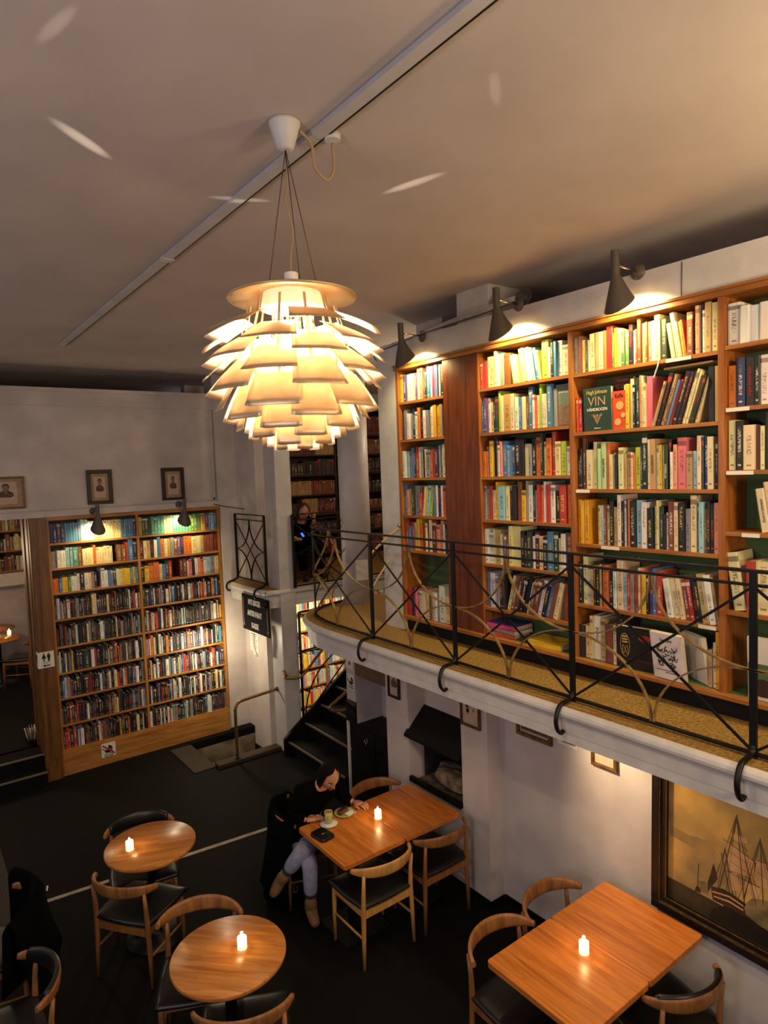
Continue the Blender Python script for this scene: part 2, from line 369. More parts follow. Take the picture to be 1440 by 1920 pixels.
# curb at the stair pit
tag(MB().box(2.95, 3.79, 7.45, 7.6, 0, .05).build('curb', 'doormat', bev=.008), 'low dark curb along the edge of the sunken stairs', 'curb')
tag(MB().box(2.68, 2.95, 7.55, 8.4, 0, .012).build('doormat', 'doormat'), 'brown mat laid beside the sunken stairs in front of the back bookcase', 'doormat')
tag(MB().box(3.02, 3.55, 7.8, 8.3, -.35, -.335).build('doormat', 'ribbed'), 'dark ribbed mat lying down in the sunken stair landing', 'doormat')
tag(MB().box(-.9, .62, 5.95, 7.9, 0, .012).build('floor_mat', 'ribbed'), 'ribbed entrance mat on the dark floor at the left edge', 'mat')
o = struct(MB().prism([(.2, 6.12), (2.95, 5.84), (2.955, 5.885), (.2, 6.165)], 0, .004), 'trim_1', 'white_line'); o['label'] = 'white metal strip crossing the dark floor'
# flat ceiling running on over the ledges on top of the right and back walls
struct(MB().box(-5, 9.2, -3, 11.0, ZC, ZC+.1), 'ceiling', 'ceiling_paint')
struct(MB().box(-3, 2.2, 8.91, 14.5, 3.4, 3.5), 'ceiling', 'ceiling_paint')
struct(MB().box(4.5, 4.6, -1, 4.87, 4.4, ZC), 'wall_right', 'plaster')
struct(MB().box(-5, 3.6, 10.6, 10.7, 3.5, ZC), 'wall_back', 'plaster')
struct(MB().box(3.62, 4.5, -1, 4.87, 4.60, 4.65), 'trim_4', 'white_paint')
struct(MB().box(-5, 3.6, 8.6, 10.6, 4.60, 4.65), 'trim_5', 'plaster')
# right wall, upper (flush with the bookcase) and lower with pilasters and chimney recess
mb = MB(); mb.box(3.62, 4.1, -1.0, 4.6, 4.446, 4.60); mb.box(3.62, 4.1, 4.602, 4.87, 2.1, 4.60); mb.box(3.88, 4.1, -1, 4.6, 2.1, 4.445)
struct(mb, 'wall_right', 'white_paint')
mb = MB(); mb.box(3.79, 4.2, -1, 3.62, 0, 1.866); mb.box(3.64, 4.2, 3.62, 3.92, 0, 1.866); mb.box(3.84, 4.2, 3.92, 4.62, 1.3, 1.866); mb.box(3.64, 4.2, 4.62, 4.95, 0, 1.866)
mb.box(3.64, 4.2, 3.92, 4.62, 0, .70); mb.box(4.12, 4.2, 3.92, 4.62, .7, 1.3); mb.box(3.84, 4.12, 4.56, 4.62, .7, 1.3)
struct(mb, 'wall_right', 'plaster')
struct(MB().box(3.78, 3.79, -1, 3.6, 0, .06).box(3.63, 3.64, 3.62, 4.95, 0, .05).box(3.64, 3.79, 3.61, 3.62, 0, .05), 'baseboard_right', 'black_wood')
# back wall above its bookcase and the doorway, with plaster mouldings
mb = MB(); mb.box(-5, 3.6, 8.6, 8.9, 3.13, 4.60); mb.box(-5, -.4, 8.6, 8.9, 0, 3.13); mb.box(3.6, 3.85, 8.55, 8.9, 1.5, 4.9); mb.box(3.6, 3.9, 8.6, 8.9, -.5, 1.5)
mb.box(-5, 3.6, 8.57, 8.6, 4.44, 4.65)
struct(mb, 'wall_back', 'plaster')
mb = MB(); mb.box(-3, 3.56, 8.57, 8.6, 3.22, 3.245); mb.box(-3, 3.6, 8.555, 8.6, 3.13, 3.2); mb.box(3.52, 3.545, 8.57, 8.6, 3.22, 4.44); mb.box(3.57, 3.6, 8.55, 8.6, 3.13, 4.9)
struct(mb, 'trim_2', 'plaster')
struct(MB().box(-5, 3.6, 8.545, 8.57, 4.60, 4.645), 'trim_3', 'plaster')
# hall behind the stairs
for bx_ in ((3.85, 4.1, 7.95, 8.9, 2.102, 4.9), (3.9, 4.0, 7.95, 8.9, -1.1, 1.866), (3.6, 9.2, 9.66, 9.8, -1.1, 4.9), (8.61, 8.8, 4.6, 9.65, -1.1, 4.9), (4.1, 8.6, 4.5, 4.87, -.1, 1.86), (4.1, 8.6, 4.5, 4.87, 2.102, 4.9)):
    struct(MB().box(*bx_), 'wall_stairwell', 'plaster')
struct(MB().box(4.0, 4.01, 8.0, 8.8, -1, -.6).box(3.885, 3.9, 7.95, 8.6, -.35, -.25), 'baseboard_stairwell', 'black_wood')
mb = MB(); mb.box(3.85, 4.2, 5.78, 5.95, .822, 1.86); mb.box(4.2, 4.25, 4.95, 5.95, 0, 1.86); mb.box(4.25, 6.6, 5.925, 5.955, 0, 1.86)
struct(mb, 'wall_under_stairs', 'plaster')
# pillars
tag(MB().box(3.8, 4.02, 7.3, 7.6, -1, 4.899).build('pillar', 'column_paint', bev=.01), 'square white pillar from the stair foot to the ceiling', 'pillar')
p = thing('pillar', 'half-round white column at the rounded balcony end', 'pillar', (4.07, 6.0, 2.1))
MB().lathe([(.165, 2.1), (.165, 4.899)], (4.07, 5.98, 0), 32).build('shaft', 'column_paint', p, off=(4.07, 6.0, 2.1))
MB().box(4.03, 4.3, 6.05, 6.2, 2.1, 4.899).build('flat_back', 'column_paint', p, off=(4.07, 6.0, 2.1))
# ---------------------------------------------------------------- balcony (gallery) along the right wall
EDGE = [(3.1, -1), (3.1, 5.0), (3.105, 5.2), (3.125, 5.4), (3.17, 5.6), (3.245, 5.78), (3.36, 5.93), (3.51, 6.05), (3.69, 6.13), (3.9, 6.17), (4.3, 6.2), (8, 6.2)]
def offset(path, d):
    out = []
    for i, p in enumerate(path):
        a = Vector(path[max(i-1, 0)]); b = Vector(path[min(i+1, len(path)-1)]); t = (b-a).normalized(); out.append((p[0]+t.y*d, p[1]-t.x*d))
    return out
def moulding(mb, path, prof):
    """prof: list of (inset from edge, z)"""
    rows = [[(x, y, z) for (x, y) in offset(path, ins)] for ins, z in prof]; vs = [p for r in rows for p in r]; n = len(path)
    mb.add(vs, [(j*n+i, (j+1)*n+i, (j+1)*n+i+1, j*n+i+1) for j in range(len(prof)-1) for i in range(n-1)], 0, False)
PROF = [(.06, 2.098), (.022, 2.098), (.008, 2.092), (0, 2.08), (-.004, 2.062), (0, 2.045), (.012, 2.032), (.028, 2.026), (.036, 2.02), (.04, 2.005), (.046, 1.93), (.058, 1.926), (.058, 1.9), (.072, 1.895), (.072, 1.865), (.2, 1.865)]
bo = (3.4, 3, ZB)
bal = thing('balcony', 'white-edged balcony with mottled golden floor running along the right wall', 'balcony', bo)
slab = offset(EDGE, .05)
MB().prism([(3.88, -1)]+slab+[(8, 4.9), (3.88, 4.9)], 1.87, 2.095).build('slab', 'white_paint', bal, off=bo)
MB().prism([(3.9, -1)]+offset(EDGE, .03)+[(8, 4.9), (3.9, 4.9)], 2.095, 2.1).build('floor_covering', 'gallery_floor', bal, off=bo)
mb = MB(); moulding(mb, EDGE, PROF); mb.build('edge_moulding', 'white_paint', bal, off=bo)
EDGE2 = [(4.4, 7.42), (3.72, 7.42), (3.66, 7.45), (3.62, 7.52), (3.6, 7.6), (3.6, 8.4), (3.62, 8.5), (3.7, 8.56)][::-1]
EDGE2 = [(3.7, 8.54), (3.62, 8.48), (3.6, 8.4), (3.6, 7.6), (3.61, 7.42), (3.64, 7.34), (3.70, 7.30), (3.8, 7.29), (8, 7.29)][::-1]
g2 = thing('balcony', 'short far stretch of balcony between the white pillar and back wall', 'balcony', (3.8, 8, ZB))
MB().prism(offset(EDGE2, .05)+[(3.86, 8.54), (3.86, 9.6), (8.6, 9.6), (8.6, 7.34)], 1.87, 2.095).build('slab', 'white_paint', g2, off=(3.8, 8, ZB))
MB().prism(offset(EDGE2, .03)+[(3.86, 8.54), (3.86, 9.6), (8.6, 9.6), (8.6, 7.34)], 2.095, 2.1).build('floor_covering', 'gallery_floor', g2, off=(3.8, 8, ZB))
mb = MB(); moulding(mb, EDGE2, PROF); mb.build('edge_moulding', 'white_paint', g2, off=(3.8, 8, ZB))
struct(MB().box(6.55, 8.6, 6.2, 7.47, 1.9, 2.1), 'floor', 'gallery_floor')
# railing -----------------------------------------------------------
RH, RM = .905, .838
RP = [(3.23, .4), (3.23, 1.43), (3.23, 2.475), (3.23, 3.51), (3.23, 4.54)]
rc = [Vector((x, y, 0)) for x, y in offset(EDGE, .13)][1:11]
rc = catmull([(3.23, 4.54, 0), (3.23, 4.9, 0)]+[tuple(p) for p in rc[1:]], 4)
def arc_len(P): 
    s = [0]
    for a, b in zip(P, P[1:]): s.append(s[-1]+(Vector(b)-Vector(a)).length)
    return s
def at_len(P, S, d):
    for i in range(len(P)-1):
        if S[i+1] >= d or i == len(P)-2:
            k = (d-S[i])/max(1e-9, S[i+1]-S[i]); return Vector(P[i]).lerp(Vector(P[i+1]), k)
ro = (3.23, 3, ZB)
rail = thing('balcony_railing', 'black iron balcony railing with crossed bars and brass hoops along the edge', 'railing', ro)
line = [Vector((3.23, .1, 0))]+[Vector((x, y, 0)) for x, y in RP]+[Vector(p) for p in rc[1:]]
SL = arc_len(line); END = SL[-1]
def rp(d, z): p = at_len(line, SL, d); return Vector((p.x, p.y, ZB+z))
def rn(d): 
    t = at_len(line, SL, min(END, d+.03))-at_len(line, SL, max(0, d-.03)); t.normalize(); return Vector((-t.y, t.x, 0))
def along(a, b, f, n): return [rp(a+(b-a)*k/n, f(k/n)) for k in range(n+1)], [rn(a+(b-a)*k/n) for k in range(n+1)]
def railbar(name, a, b, f, n, w, t, mname, mb=None):
    pts, nr = along(a, b, f, n); MB().bar(pts, w, t, nr).build(name, mname, rail, off=ro)
mb = MB(); pts, nr = along(0, END, lambda t: RH, 70); mb.bar(pts, .014, .034, nr); mb.build('top_rail', 'iron', rail, off=ro)
railbar('middle_rail', 0, END, lambda t: RM, 70, .012, .028, 'iron')
railbar('bottom_rail', 0, END, lambda t: .022, 70, .014, .026, 'iron')
posts = [.3, 1.33, 2.375, 3.41, 4.44]; rest = END-4.44
posts += [4.44+rest/2, END-.01]
for d in posts:
    p = rp(d, 0); nn = rn(d); pm = MB().bar([rp(d, .0), rp(d, RH-.007)], .034 if d < 4.5 else .026, .016, nn)
    post = pm.build('post', 'iron', rail, off=ro)
    if d > 5.5: continue
    o_ = nn
    hk = [p+Vector((0, 0, .06)), p+o_*.012+Vector((0, 0, .03)), p+o_*.06+Vector((0, 0, .018)), p+o_*.115+Vector((0, 0, .010)), p+o_*.15+Vector((0, 0, -.025)), p+o_*.165+Vector((0, 0, -.075)), p+o_*.155+Vector((0, 0, -.13)), p+o_*.125+Vector((0, 0, -.165)), p+o_*.098+Vector((0, 0, -.155))]
    t = at_len(line, SL, d+.03)-at_len(line, SL, d-.03)
    MB().tube(catmull(hk, 4), .0155, 8, flat=(1.0, .7)).build('hook', 'iron', post, off=ro)
HZ0, HZ1 = .028, RM-.006
for a, b in zip(posts, posts[1:]):
    w = b-a; mid = (a+b)/2; h = HZ1-HZ0; n = 16
    railbar('cross_bar', a, b, lambda t: HZ0+h*t, n, .013, .009, 'iron'); railbar('cross_bar', a, b, lambda t: HZ1-h*t, n, .013, .009, 'iron')
    def q(cx, cz, sx, sz, a0=0):
        pts = []; nr = []
        for k in range(n+1):
            an = pi/2*k/n; d = cx+sx*w/2*.985*cos(an); pts.append(rp(d, cz+sz*h*.5*sin(an))); nr.append(rn(d))
        MB().bar(pts, .008, .020, nr).build('hoop', 'brass_rail', rail, off=ro)
    q(a, HZ1, 1, -1); q(b, HZ1, -1, -1); q(a, HZ0, 1, 1); q(b, HZ0, -1, 1)
# railings of the far stretch
def flat_rail(name, label, P, z0, z1, hooks=True, panels=None):
    """P: list of (x,y) plan points; rectangle panels with crossed bars and hoops between them"""
    o = (P[0][0], P[0][1], z0); r = thing(name, label, 'railing', o)
    for z, nm in ((z1, 'top_rail'), (z1-.07, 'middle_rail'), (z0+.02, 'bottom_rail')):
        MB().bar([(x, y, z) for x, y in P], .014, .03, (Vector((P[1][1]-P[0][1], P[0][0]-P[1][0], 0)))).build(nm, 'iron', r, off=o)
    for i, (x, y) in enumerate(P): MB().box(x-.014, x+.014, y-.014, y+.014, z0, z1).build('post', 'iron', r, off=o)
    for (ax, ay), (bx, by) in zip(P, P[1:]):
        A = Vector((ax, ay, 0)); B = Vector((bx, by, 0)); nn = Vector((by-ay, ax-bx, 0)).normalized(); zz0, zz1 = z0+.03, z1-.08; h = zz1-zz0
        MB().bar([A+Vector((0, 0, zz0)), B+Vector((0, 0, zz1))], .012, .01, nn).build('cross_bar', 'iron', r, off=o); MB().bar([A+Vector((0, 0, zz1)), B+Vector((0, 0, zz0))], .012, .01, nn).build('cross_bar', 'iron', r, off=o)
        for (S, E) in ((A, B), (B, A)):
            for zc_, sg in ((zz1, -1), (zz0, 1)):
                pts = [S.lerp(E, .5*cos(pi/2*k/12))+Vector((0, 0, zc_+sg*h*.5*sin(pi/2*k/12))) for k in range(13)]
                MB().bar(pts, .008, .018, nn).build('hoop', 'iron', r, off=o)
    return r
fr = flat_rail('balcony_railing', 'short black iron railing between the back wall and square white pillar', [(3.72, 8.36), (3.72, 7.50)], 2.14, 3.02)
for y in (8.36, 7.52):
    MB().tube(catmull([(3.72, y, 2.15), (3.66, y, 2.12), (3.58, y, 2.1), (3.55, y, 2.05), (3.565, y, 2.0), (3.6, y, 1.985)], 4), .015, 8).build('hook', 'iron', fr, off=(3.72, 8.36, 2.14))
flat_rail('balcony_railing', 'black iron railing beside the stairwell, fixed to the square white pillar', [(3.99, 7.26), (4.95, 7.26), (5.9, 7.26)], 2.1, 3.02)
# ---------------------------------------------------------------- stairs
so = (3.8, 6.6, 0); stt = thing('staircase', 'dark wooden staircase climbing behind the white pillar', 'staircase', so)
for k in range(11):
    x = 3.79+.245*k; MB().box(x, x+.285, 5.96, 7.25, .18*(k+1)-.035, .18*(k+1)).build('tread', 'dark_step', stt, off=so)
    MB().box(x-.004, x+.012, 5.97, 7.24, .18*(k+1)-.02, .18*(k+1)+.003).build('nosing_strip', 'nosing', stt.children[-1], off=so)
    MB().box(x+.02, x+.04, 5.96, 7.25, .18*k+(.003 if k == 0 else 0), .18*(k+1)-.035).build('riser', 'black_wood', stt, off=so)
mb = MB(); 
mb.prism([(3.74, 0.002), (3.74, .22), (6.45, 2.2), (6.6, 2.1), (6.6, 1.86), (4.05, 0.002)], 7.25, 7.29, axis=1); mb.build('stringer', 'black_wood', stt, off=so)
# guard on the far side of the stairs: frame with hoops
go = (4.0, 7.27, .2); gd = thing('stair_railing', 'black iron guard frame rising along the staircase beside the pillar', 'railing', go)
MB().tube([(4.03, 7.27, .3), (4.03, 7.27, 1.78)], .016, 6).build('post', 'iron', gd, off=go)
MB().bar([(4.03, 7.27, 1.78), (5.6, 7.27, 1.80)], .02, .025, (0, 1, 0)).build('top_rail', 'iron', gd, off=go)
MB().bar([(4.03, 7.27, 1.28), (5.1, 7.27, 1.32)], .016, .02, (0, 1, 0)).build('middle_rail', 'iron', gd, off=go)
MB().tube([(4.95, 7.27, 1.0), (4.95, 7.27, 1.8)], .014, 6).build('post', 'iron', gd, off=go)
MB().bar([(4.05, 7.27, 1.76), (5.0, 7.27, 1.2)], .012, .012, (0, 1, 0)).build('cross_bar', 'iron', gd, off=go)
MB().bar([(4.1, 7.27, .45), (5.4, 7.27, 1.7)], .014, .014, (0, 1, 0)).build('cross_bar', 'iron', gd, off=go)
MB().bar(bez((4.06, 7.27, .42), (4.1, 7.27, .9), (4.4, 7.27, 1.2), (4.95, 7.27, 1.3)), .012, .014, (0, 1, 0)).build('hoop', 'iron', gd, off=go)
# handrails
ho = (3.8, 7.3, .95); hr = thing('handrail', 'brass handrail climbing from the white pillar over the stairs', 'handrail', ho)
MB().tube(catmull([(3.79, 7.27, 1.03), (3.77, 7.2, 1.01), (3.9, 7.16, .99), (4.02, 7.16, 1.03), (4.25, 7.16, 1.24), (4.9, 7.16, 1.75)], 6), .017, 8).build('rail', 'brass', hr, off=ho)
MB().tube([(3.8, 7.31, 1.06), (3.79, 7.24, 1.02)], .022, 8).build('bracket', 'brass', hr, off=ho)
ho = (3.21, 7.5, 0); hr = thing('handrail', 'bent metal handrail on a single post at the sunken stairs', 'handrail', ho)
MB().tube(catmull([(3.21, 7.5, .05), (3.21, 7.5, .6), (3.215, 7.5, .68), (3.25, 7.5, .735), (3.33, 7.5, .76), (3.79, 7.5, .79)], 6), .019, 10).build('rail', 'brass', hr, off=ho)
MB().lathe([(.035, 0), (.035, .012)], (3.21, 7.5, .05), 14).build('foot_plate', 'iron', hr, off=ho)
MB().lathe([(.03, 0), (.03, .012)], (0, 0, 0), 14).build('wall_plate', 'brass', hr, loc=(.575, 0, .79), rot=(0, pi/2, 0))
ho = (3.9, 6.0, .9); hr = thing('handrail', 'curled brass handrail end on the near side of the stairs', 'handrail', ho)
MB().tube(catmull([(3.98, 5.99, .93), (3.86, 6.05, .9), (3.72, 6.06, .92), (3.69, 6.06, .97), (3.78, 6.06, 1.02), (3.95, 6.06, 1.12), (4.4, 6.06, 1.5)], 6), .016, 8).build('rail', 'brass', hr, off=ho)
tag(MB().prism([(3.83, .825), (3.83, 1.02), (3.845, 1.06), (3.849, 1.06), (3.849, .825)], 5.77, 5.955, axis=1).build('stair_parapet', 'black_wood'), 'dark boxed parapet at the near side of the stairs, under the pram sign', 'parapet')
tag(MB().box(3.83, 3.85, 5.92, 5.95, .0, .82).build('edge_board', 'white_paint'), 'narrow white upright board between the stairs and black cabinet', 'board')
# ---------------------------------------------------------------- bookcases
rnd = random.Random(7)
WALLB = (3.75, 3.0, ZB)
rcase = thing('bookcase', 'tall built-in brown bookcase filling the right wall above the balcony', 'bookcase', WALLB)
XF, XB, T = 3.62, 3.875, .034
BAY = {1: (4.565, 3.985), 2: (3.585, 2.763), 3: (2.725, 1.785), 4: (1.748, .80), 5: (.766, -.15)}
SH = {1: [2.243, 2.811, 3.116, 3.443, 3.776, 4.103], 2: [2.231, 2.44, 2.778, 3.115, 3.441, 3.771, 4.103], 3: [2.246, 2.587, 2.99, 3.349, 3.72, 4.10],
      4: [2.241, 2.686, 3.12, 3.452, 3.788, 4.116], 5: [2.241, 2.686, 3.12, 3.452, 3.788, 4.116]}
TOPZ = 4.40
MB().box(3.66, XB, -.2, 4.6, ZB+.001, 2.215).build('plinth', 'black_wood', rcase, off=WALLB)
MB().box(XF-.035, XB, -.2, 4.6, 2.215, 2.243).build('base_board', 'case_right_shelf', rcase, off=WALLB, bev=.004)
MB().box(XF-.022, XB, -.2, 4.605, TOPZ, 4.43).box(XF-.034, XB, -.2, 4.605, 4.43, 4.446).build('cornice', 'case_right_shelf', rcase, off=WALLB, bev=.003)
MB().box(XB-.006, XB, -.2, 4.6, 2.243, TOPZ).build('back_panel', 'green_back', rcase, off=WALLB)
MB().box(XF+.012, XB-.006, -.2, 4.6, 2.243, 2.2442).build('green_tint_sheet', 'green_back', rcase, off=WALLB)  # thin green sheet paints the greenish light on the base board
for y0, y1 in ((4.567, 4.601), (3.586, 3.60), (2.726, 2.762), (1.749, 1.784), (.767, .80), (-.19, -.155)):
    MB().box(XF-.004, XB-.006, y0, y1, 2.243, TOPZ).build('upright', 'case_right', rcase, off=WALLB, bev=.002)
MB().box(XF-.006, XB-.006, 3.6, 3.984, 2.243, TOPZ).build('flat_panel', 'panel_red', rcase, off=WALLB)
for b, zs in SH.items():
    for z in zs[1:]: MB().box(XF-.002, XB-.006, BAY[b][1], BAY[b][0], z, z+.022).build('shelf', 'case_right_shelf', rcase, off=WALLB)
def strip(b, z, ya, yb): MB().box(XF-.006, XF-.0025, yb, ya, z-.002, z+.018).build('shelf_label', 'paper', rcase, off=WALLB)
for a in ((3, 3.349, 2.715, 2.61), (3, 2.99, 2.53, 2.40), (3, 4.10, 2.08, 1.93), (3, 2.587, 1.9, 1.80), (4, 3.788, 1.74, 1.62), (4, 3.452, 1.74, 1.6), (4, 3.12, 1.66, 1.57)): strip(*a)
# ---------------------------------------------------------------- books
PAL = dict(k=(34, 31, 30), d=(58, 54, 52), w=(228, 222, 210), c=(226, 206, 152), t=(184, 150, 98), b=(74, 124, 166), B=(46, 52, 92), r=(184, 58, 44), o=(214, 112, 46), y=(226, 184, 44),
           g=(84, 124, 62), G=(42, 66, 48), p=(214, 106, 128), v=(98, 74, 130), n=(122, 72, 46), m=(104, 40, 42), s=(142, 138, 132), a=(150, 190, 194), l=(172, 192, 62), h=(226, 140, 110), O=(224, 160, 30), e=(182, 206, 150), q=(70, 150, 130), z=(236, 230, 218))
NAMEC = dict(k='black', d='charcoal', w='white', c='cream', t='tan', b='blue', B='navy', r='red', o='orange', y='yellow', g='green', G='dark green', p='pink', v='purple', n='brown', m='maroon', s='grey', a='pale blue', l='lime', h='salmon', O='golden', e='pale green', q='teal', z='white')
DARK = set('kdbBrgGvnmq')
PAGE = lin((222, 206, 168))
def jit(c, j=10): return tuple(max(0, min(255, v+rnd.uniform(-j, j))) for v in c)
class BK:
    """vertex lists with the colour attributes the book material reads"""
    def __init__(s): s.v = []; s.f = []; s.bc = []; s.tc = []; s.suv = []
    def quad(s, P, bc, tc=None, uv=None):
        o = len(s.v); s.v += P; s.f.append((o, o+1, o+2, o+3)); s.bc += [(*bc, 1)]*4; s.tc += [(*(tc or bc), 1)]*4; s.suv += uv if uv else [(-1, -1, 0)]*4
    def bx(s, x0, x1, y0, y1, z0, z1, bc, skip=''):
        a = [(x0, y0, z0), (x1, y0, z0), (x1, y1, z0), (x0, y1, z0), (x0, y0, z1), (x1, y0, z1), (x1, y1, z1), (x0, y1, z1)]
        for k, f in zip('btflrk', ((0, 3, 2, 1), (4, 5, 6, 7), (0, 1, 5, 4), (3, 0, 4, 7), (1, 2, 6, 5), (2, 3, 7, 6))):
            if k not in skip: s.quad([a[i] for i in f], bc)
    def spine(s, w, h, bc, tc, seed, y=0, r=.003):
        xs = [0, .14*w, .86*w, w]; ys = [y+r, y, y, y+r]; us = [0, .14, .86, 1]
        for i in range(3): s.quad([(xs[i], ys[i], 0), (xs[i+1], ys[i+1], 0), (xs[i+1], ys[i+1], h), (xs[i], ys[i], h)], bc, tc, [(us[i], 0, seed), (us[i+1], 0, seed), (us[i+1], 1, seed), (us[i], 1, seed)])
    def mesh(s, name, M=None):
        me = bpy.data.meshes.new(name); me.from_pydata(s.v, [], s.f); me.materials.append(MATS['book_cover'])
        for nm, ty, fld, dat, k in (('bc', 'FLOAT_COLOR', 'color', s.bc, 4), ('tc', 'FLOAT_COLOR', 'color', s.tc, 4), ('suv', 'FLOAT_VECTOR', 'vector', s.suv, 3)):
            at = me.attributes.new(nm, ty, 'POINT'); at.data.foreach_set(fld, np.array(dat, dtype=np.float32).ravel())
        return me
REST = BK()
def book_cols(code, j=9):
    c = jit(PAL[code], j); 
    t = rnd.choice([(235, 226, 205), (225, 196, 120), (230, 220, 210), (200, 60, 50)] if code in DARK else [(40, 34, 30), (60, 40, 30), (120, 40, 34), (40, 60, 90)])
    if code == 'k' and rnd.random() < .4: t = rnd.choice([(220, 60, 50), (235, 200, 90), (240, 238, 230)])
    if code == 'z' or rnd.random() < .14: t = c
    return lin(c), lin(t)
def rest_book(M, w, h, d, code):
    b = BK(); bc, tc = book_cols(code); sd = rnd.random()
    b.spine(w, h, bc, tc, sd); b.bx(0, w, .003, d, 0, h, bc, 'tf'); b.quad([(.002, .003, h-.004), (w-.002, .003, h-.004), (w-.002, d-.004, h-.004), (.002, d-.004, h-.004)], PAGE)
    b.quad([(0, .003, h), (w, .003, h), (w, .006, h), (0, .006, h)], bc)
    for x0, x1 in ((0, .0022), (w-.0022, w)): b.quad([(x0, .003, h), (x1, .003, h), (x1, d, h), (x0, d, h)], bc)
    REST.v += [tuple(M @ Vector(p)) for p in b.v]; o = len(REST.v)-len(b.v); REST.f += [tuple(i+o for i in f) for f in b.f]; REST.bc += b.bc; REST.tc += b.tc; REST.suv += b.suv
def one_book(M, w, h, d, code, label, group=None, plain=False):
    b = BK(); bc, tc = book_cols(code); sd = rnd.random(); th = .0025; tc = bc if plain else tc
    b.spine(w, h, bc, tc, sd); b.bx(0, w, .0031, .006, 0, h, bc, 'f'); b.bx(0, th, .003, d, 0, h, bc); b.bx(w-th, w, .003, d, 0, h, bc)
    o = bpy.data.objects.new('book', b.mesh('book')); COL.objects.link(o); o.matrix_world = M; tag(o, label, 'book', group)
    MB().box(th, w-th, .006, d-.004, .003, h-.004).build('page_block', 'pages', o)
    return o
def parse(row):
    out = []
    for tk in row.split():
        if tk[0] == '_': out.append(('gap', float(tk[1:]), 0, 0)); continue
        ln = 0
        if tk[0] == '/': ln = 1; tk = tk[1:]
        elif tk[0] == '\\': ln = -1; tk = tk[1:]
        out.append((tk[0], int(tk[1]), int(tk[2])/10, ln))
    return out
def layout(row, width, cell, th=.2, depth=(.17, .22)):
    """-> list of dicts x, w, h, d, lean, code along the shelf (x = left foot corner)"""
    tk = parse(row); fix = 0; prev = 0
    for i, (c, u, h, ln) in enumerate(tk):
        if c == 'gap': continue
        if ln != prev: fix += cell*.62*sin(th)*(1 if (prev == 1 or ln == -1) else 0); prev = ln
    U = sum((u+.35 if c != 'gap' else u)/(cos(th) if ln else 1) for c, u, h, ln in tk)
    k = (width-fix-.006)/U; x = .003; prev = 0; out = []
    for c, u, h, ln in tk:
        if c == 'gap': x += u*k; continue
        if ln != prev:
            if prev == 1 or ln == -1: x += cell*.62*sin(th)
            prev = ln
        w = (u+.35)*k*.97; hh = min(cell*.97, cell*(h*1.06+rnd.uniform(-.02, .02))); d = rnd.uniform(*depth)
        out.append(dict(x=x, w=w, h=hh, d=d, lean=ln*th, code=c, full=(u+.35)*k)); x += (u+.35)*k/(cos(th) if ln else 1)
    return out
def book_matrix(B, origin, rz):
    x, w, th = B['x'], B['w'], B['lean']
    if th > 0: L = Matrix.Translation((x+w/cos(th), 0, 0)) @ Matrix.Rotation(th, 4, 'Y') @ Matrix.Translation((-w, 0, 0))
    elif th < 0: L = Matrix.Translation((x, 0, 0)) @ Matrix.Rotation(th, 4, 'Y')
    else: L = Matrix.Translation((x, 0, 0))
    return Matrix.Translation(origin) @ Matrix.Rotation(rz, 4, 'Z') @ Matrix.Translation((0, B.get('in', .012), 0)) @ L
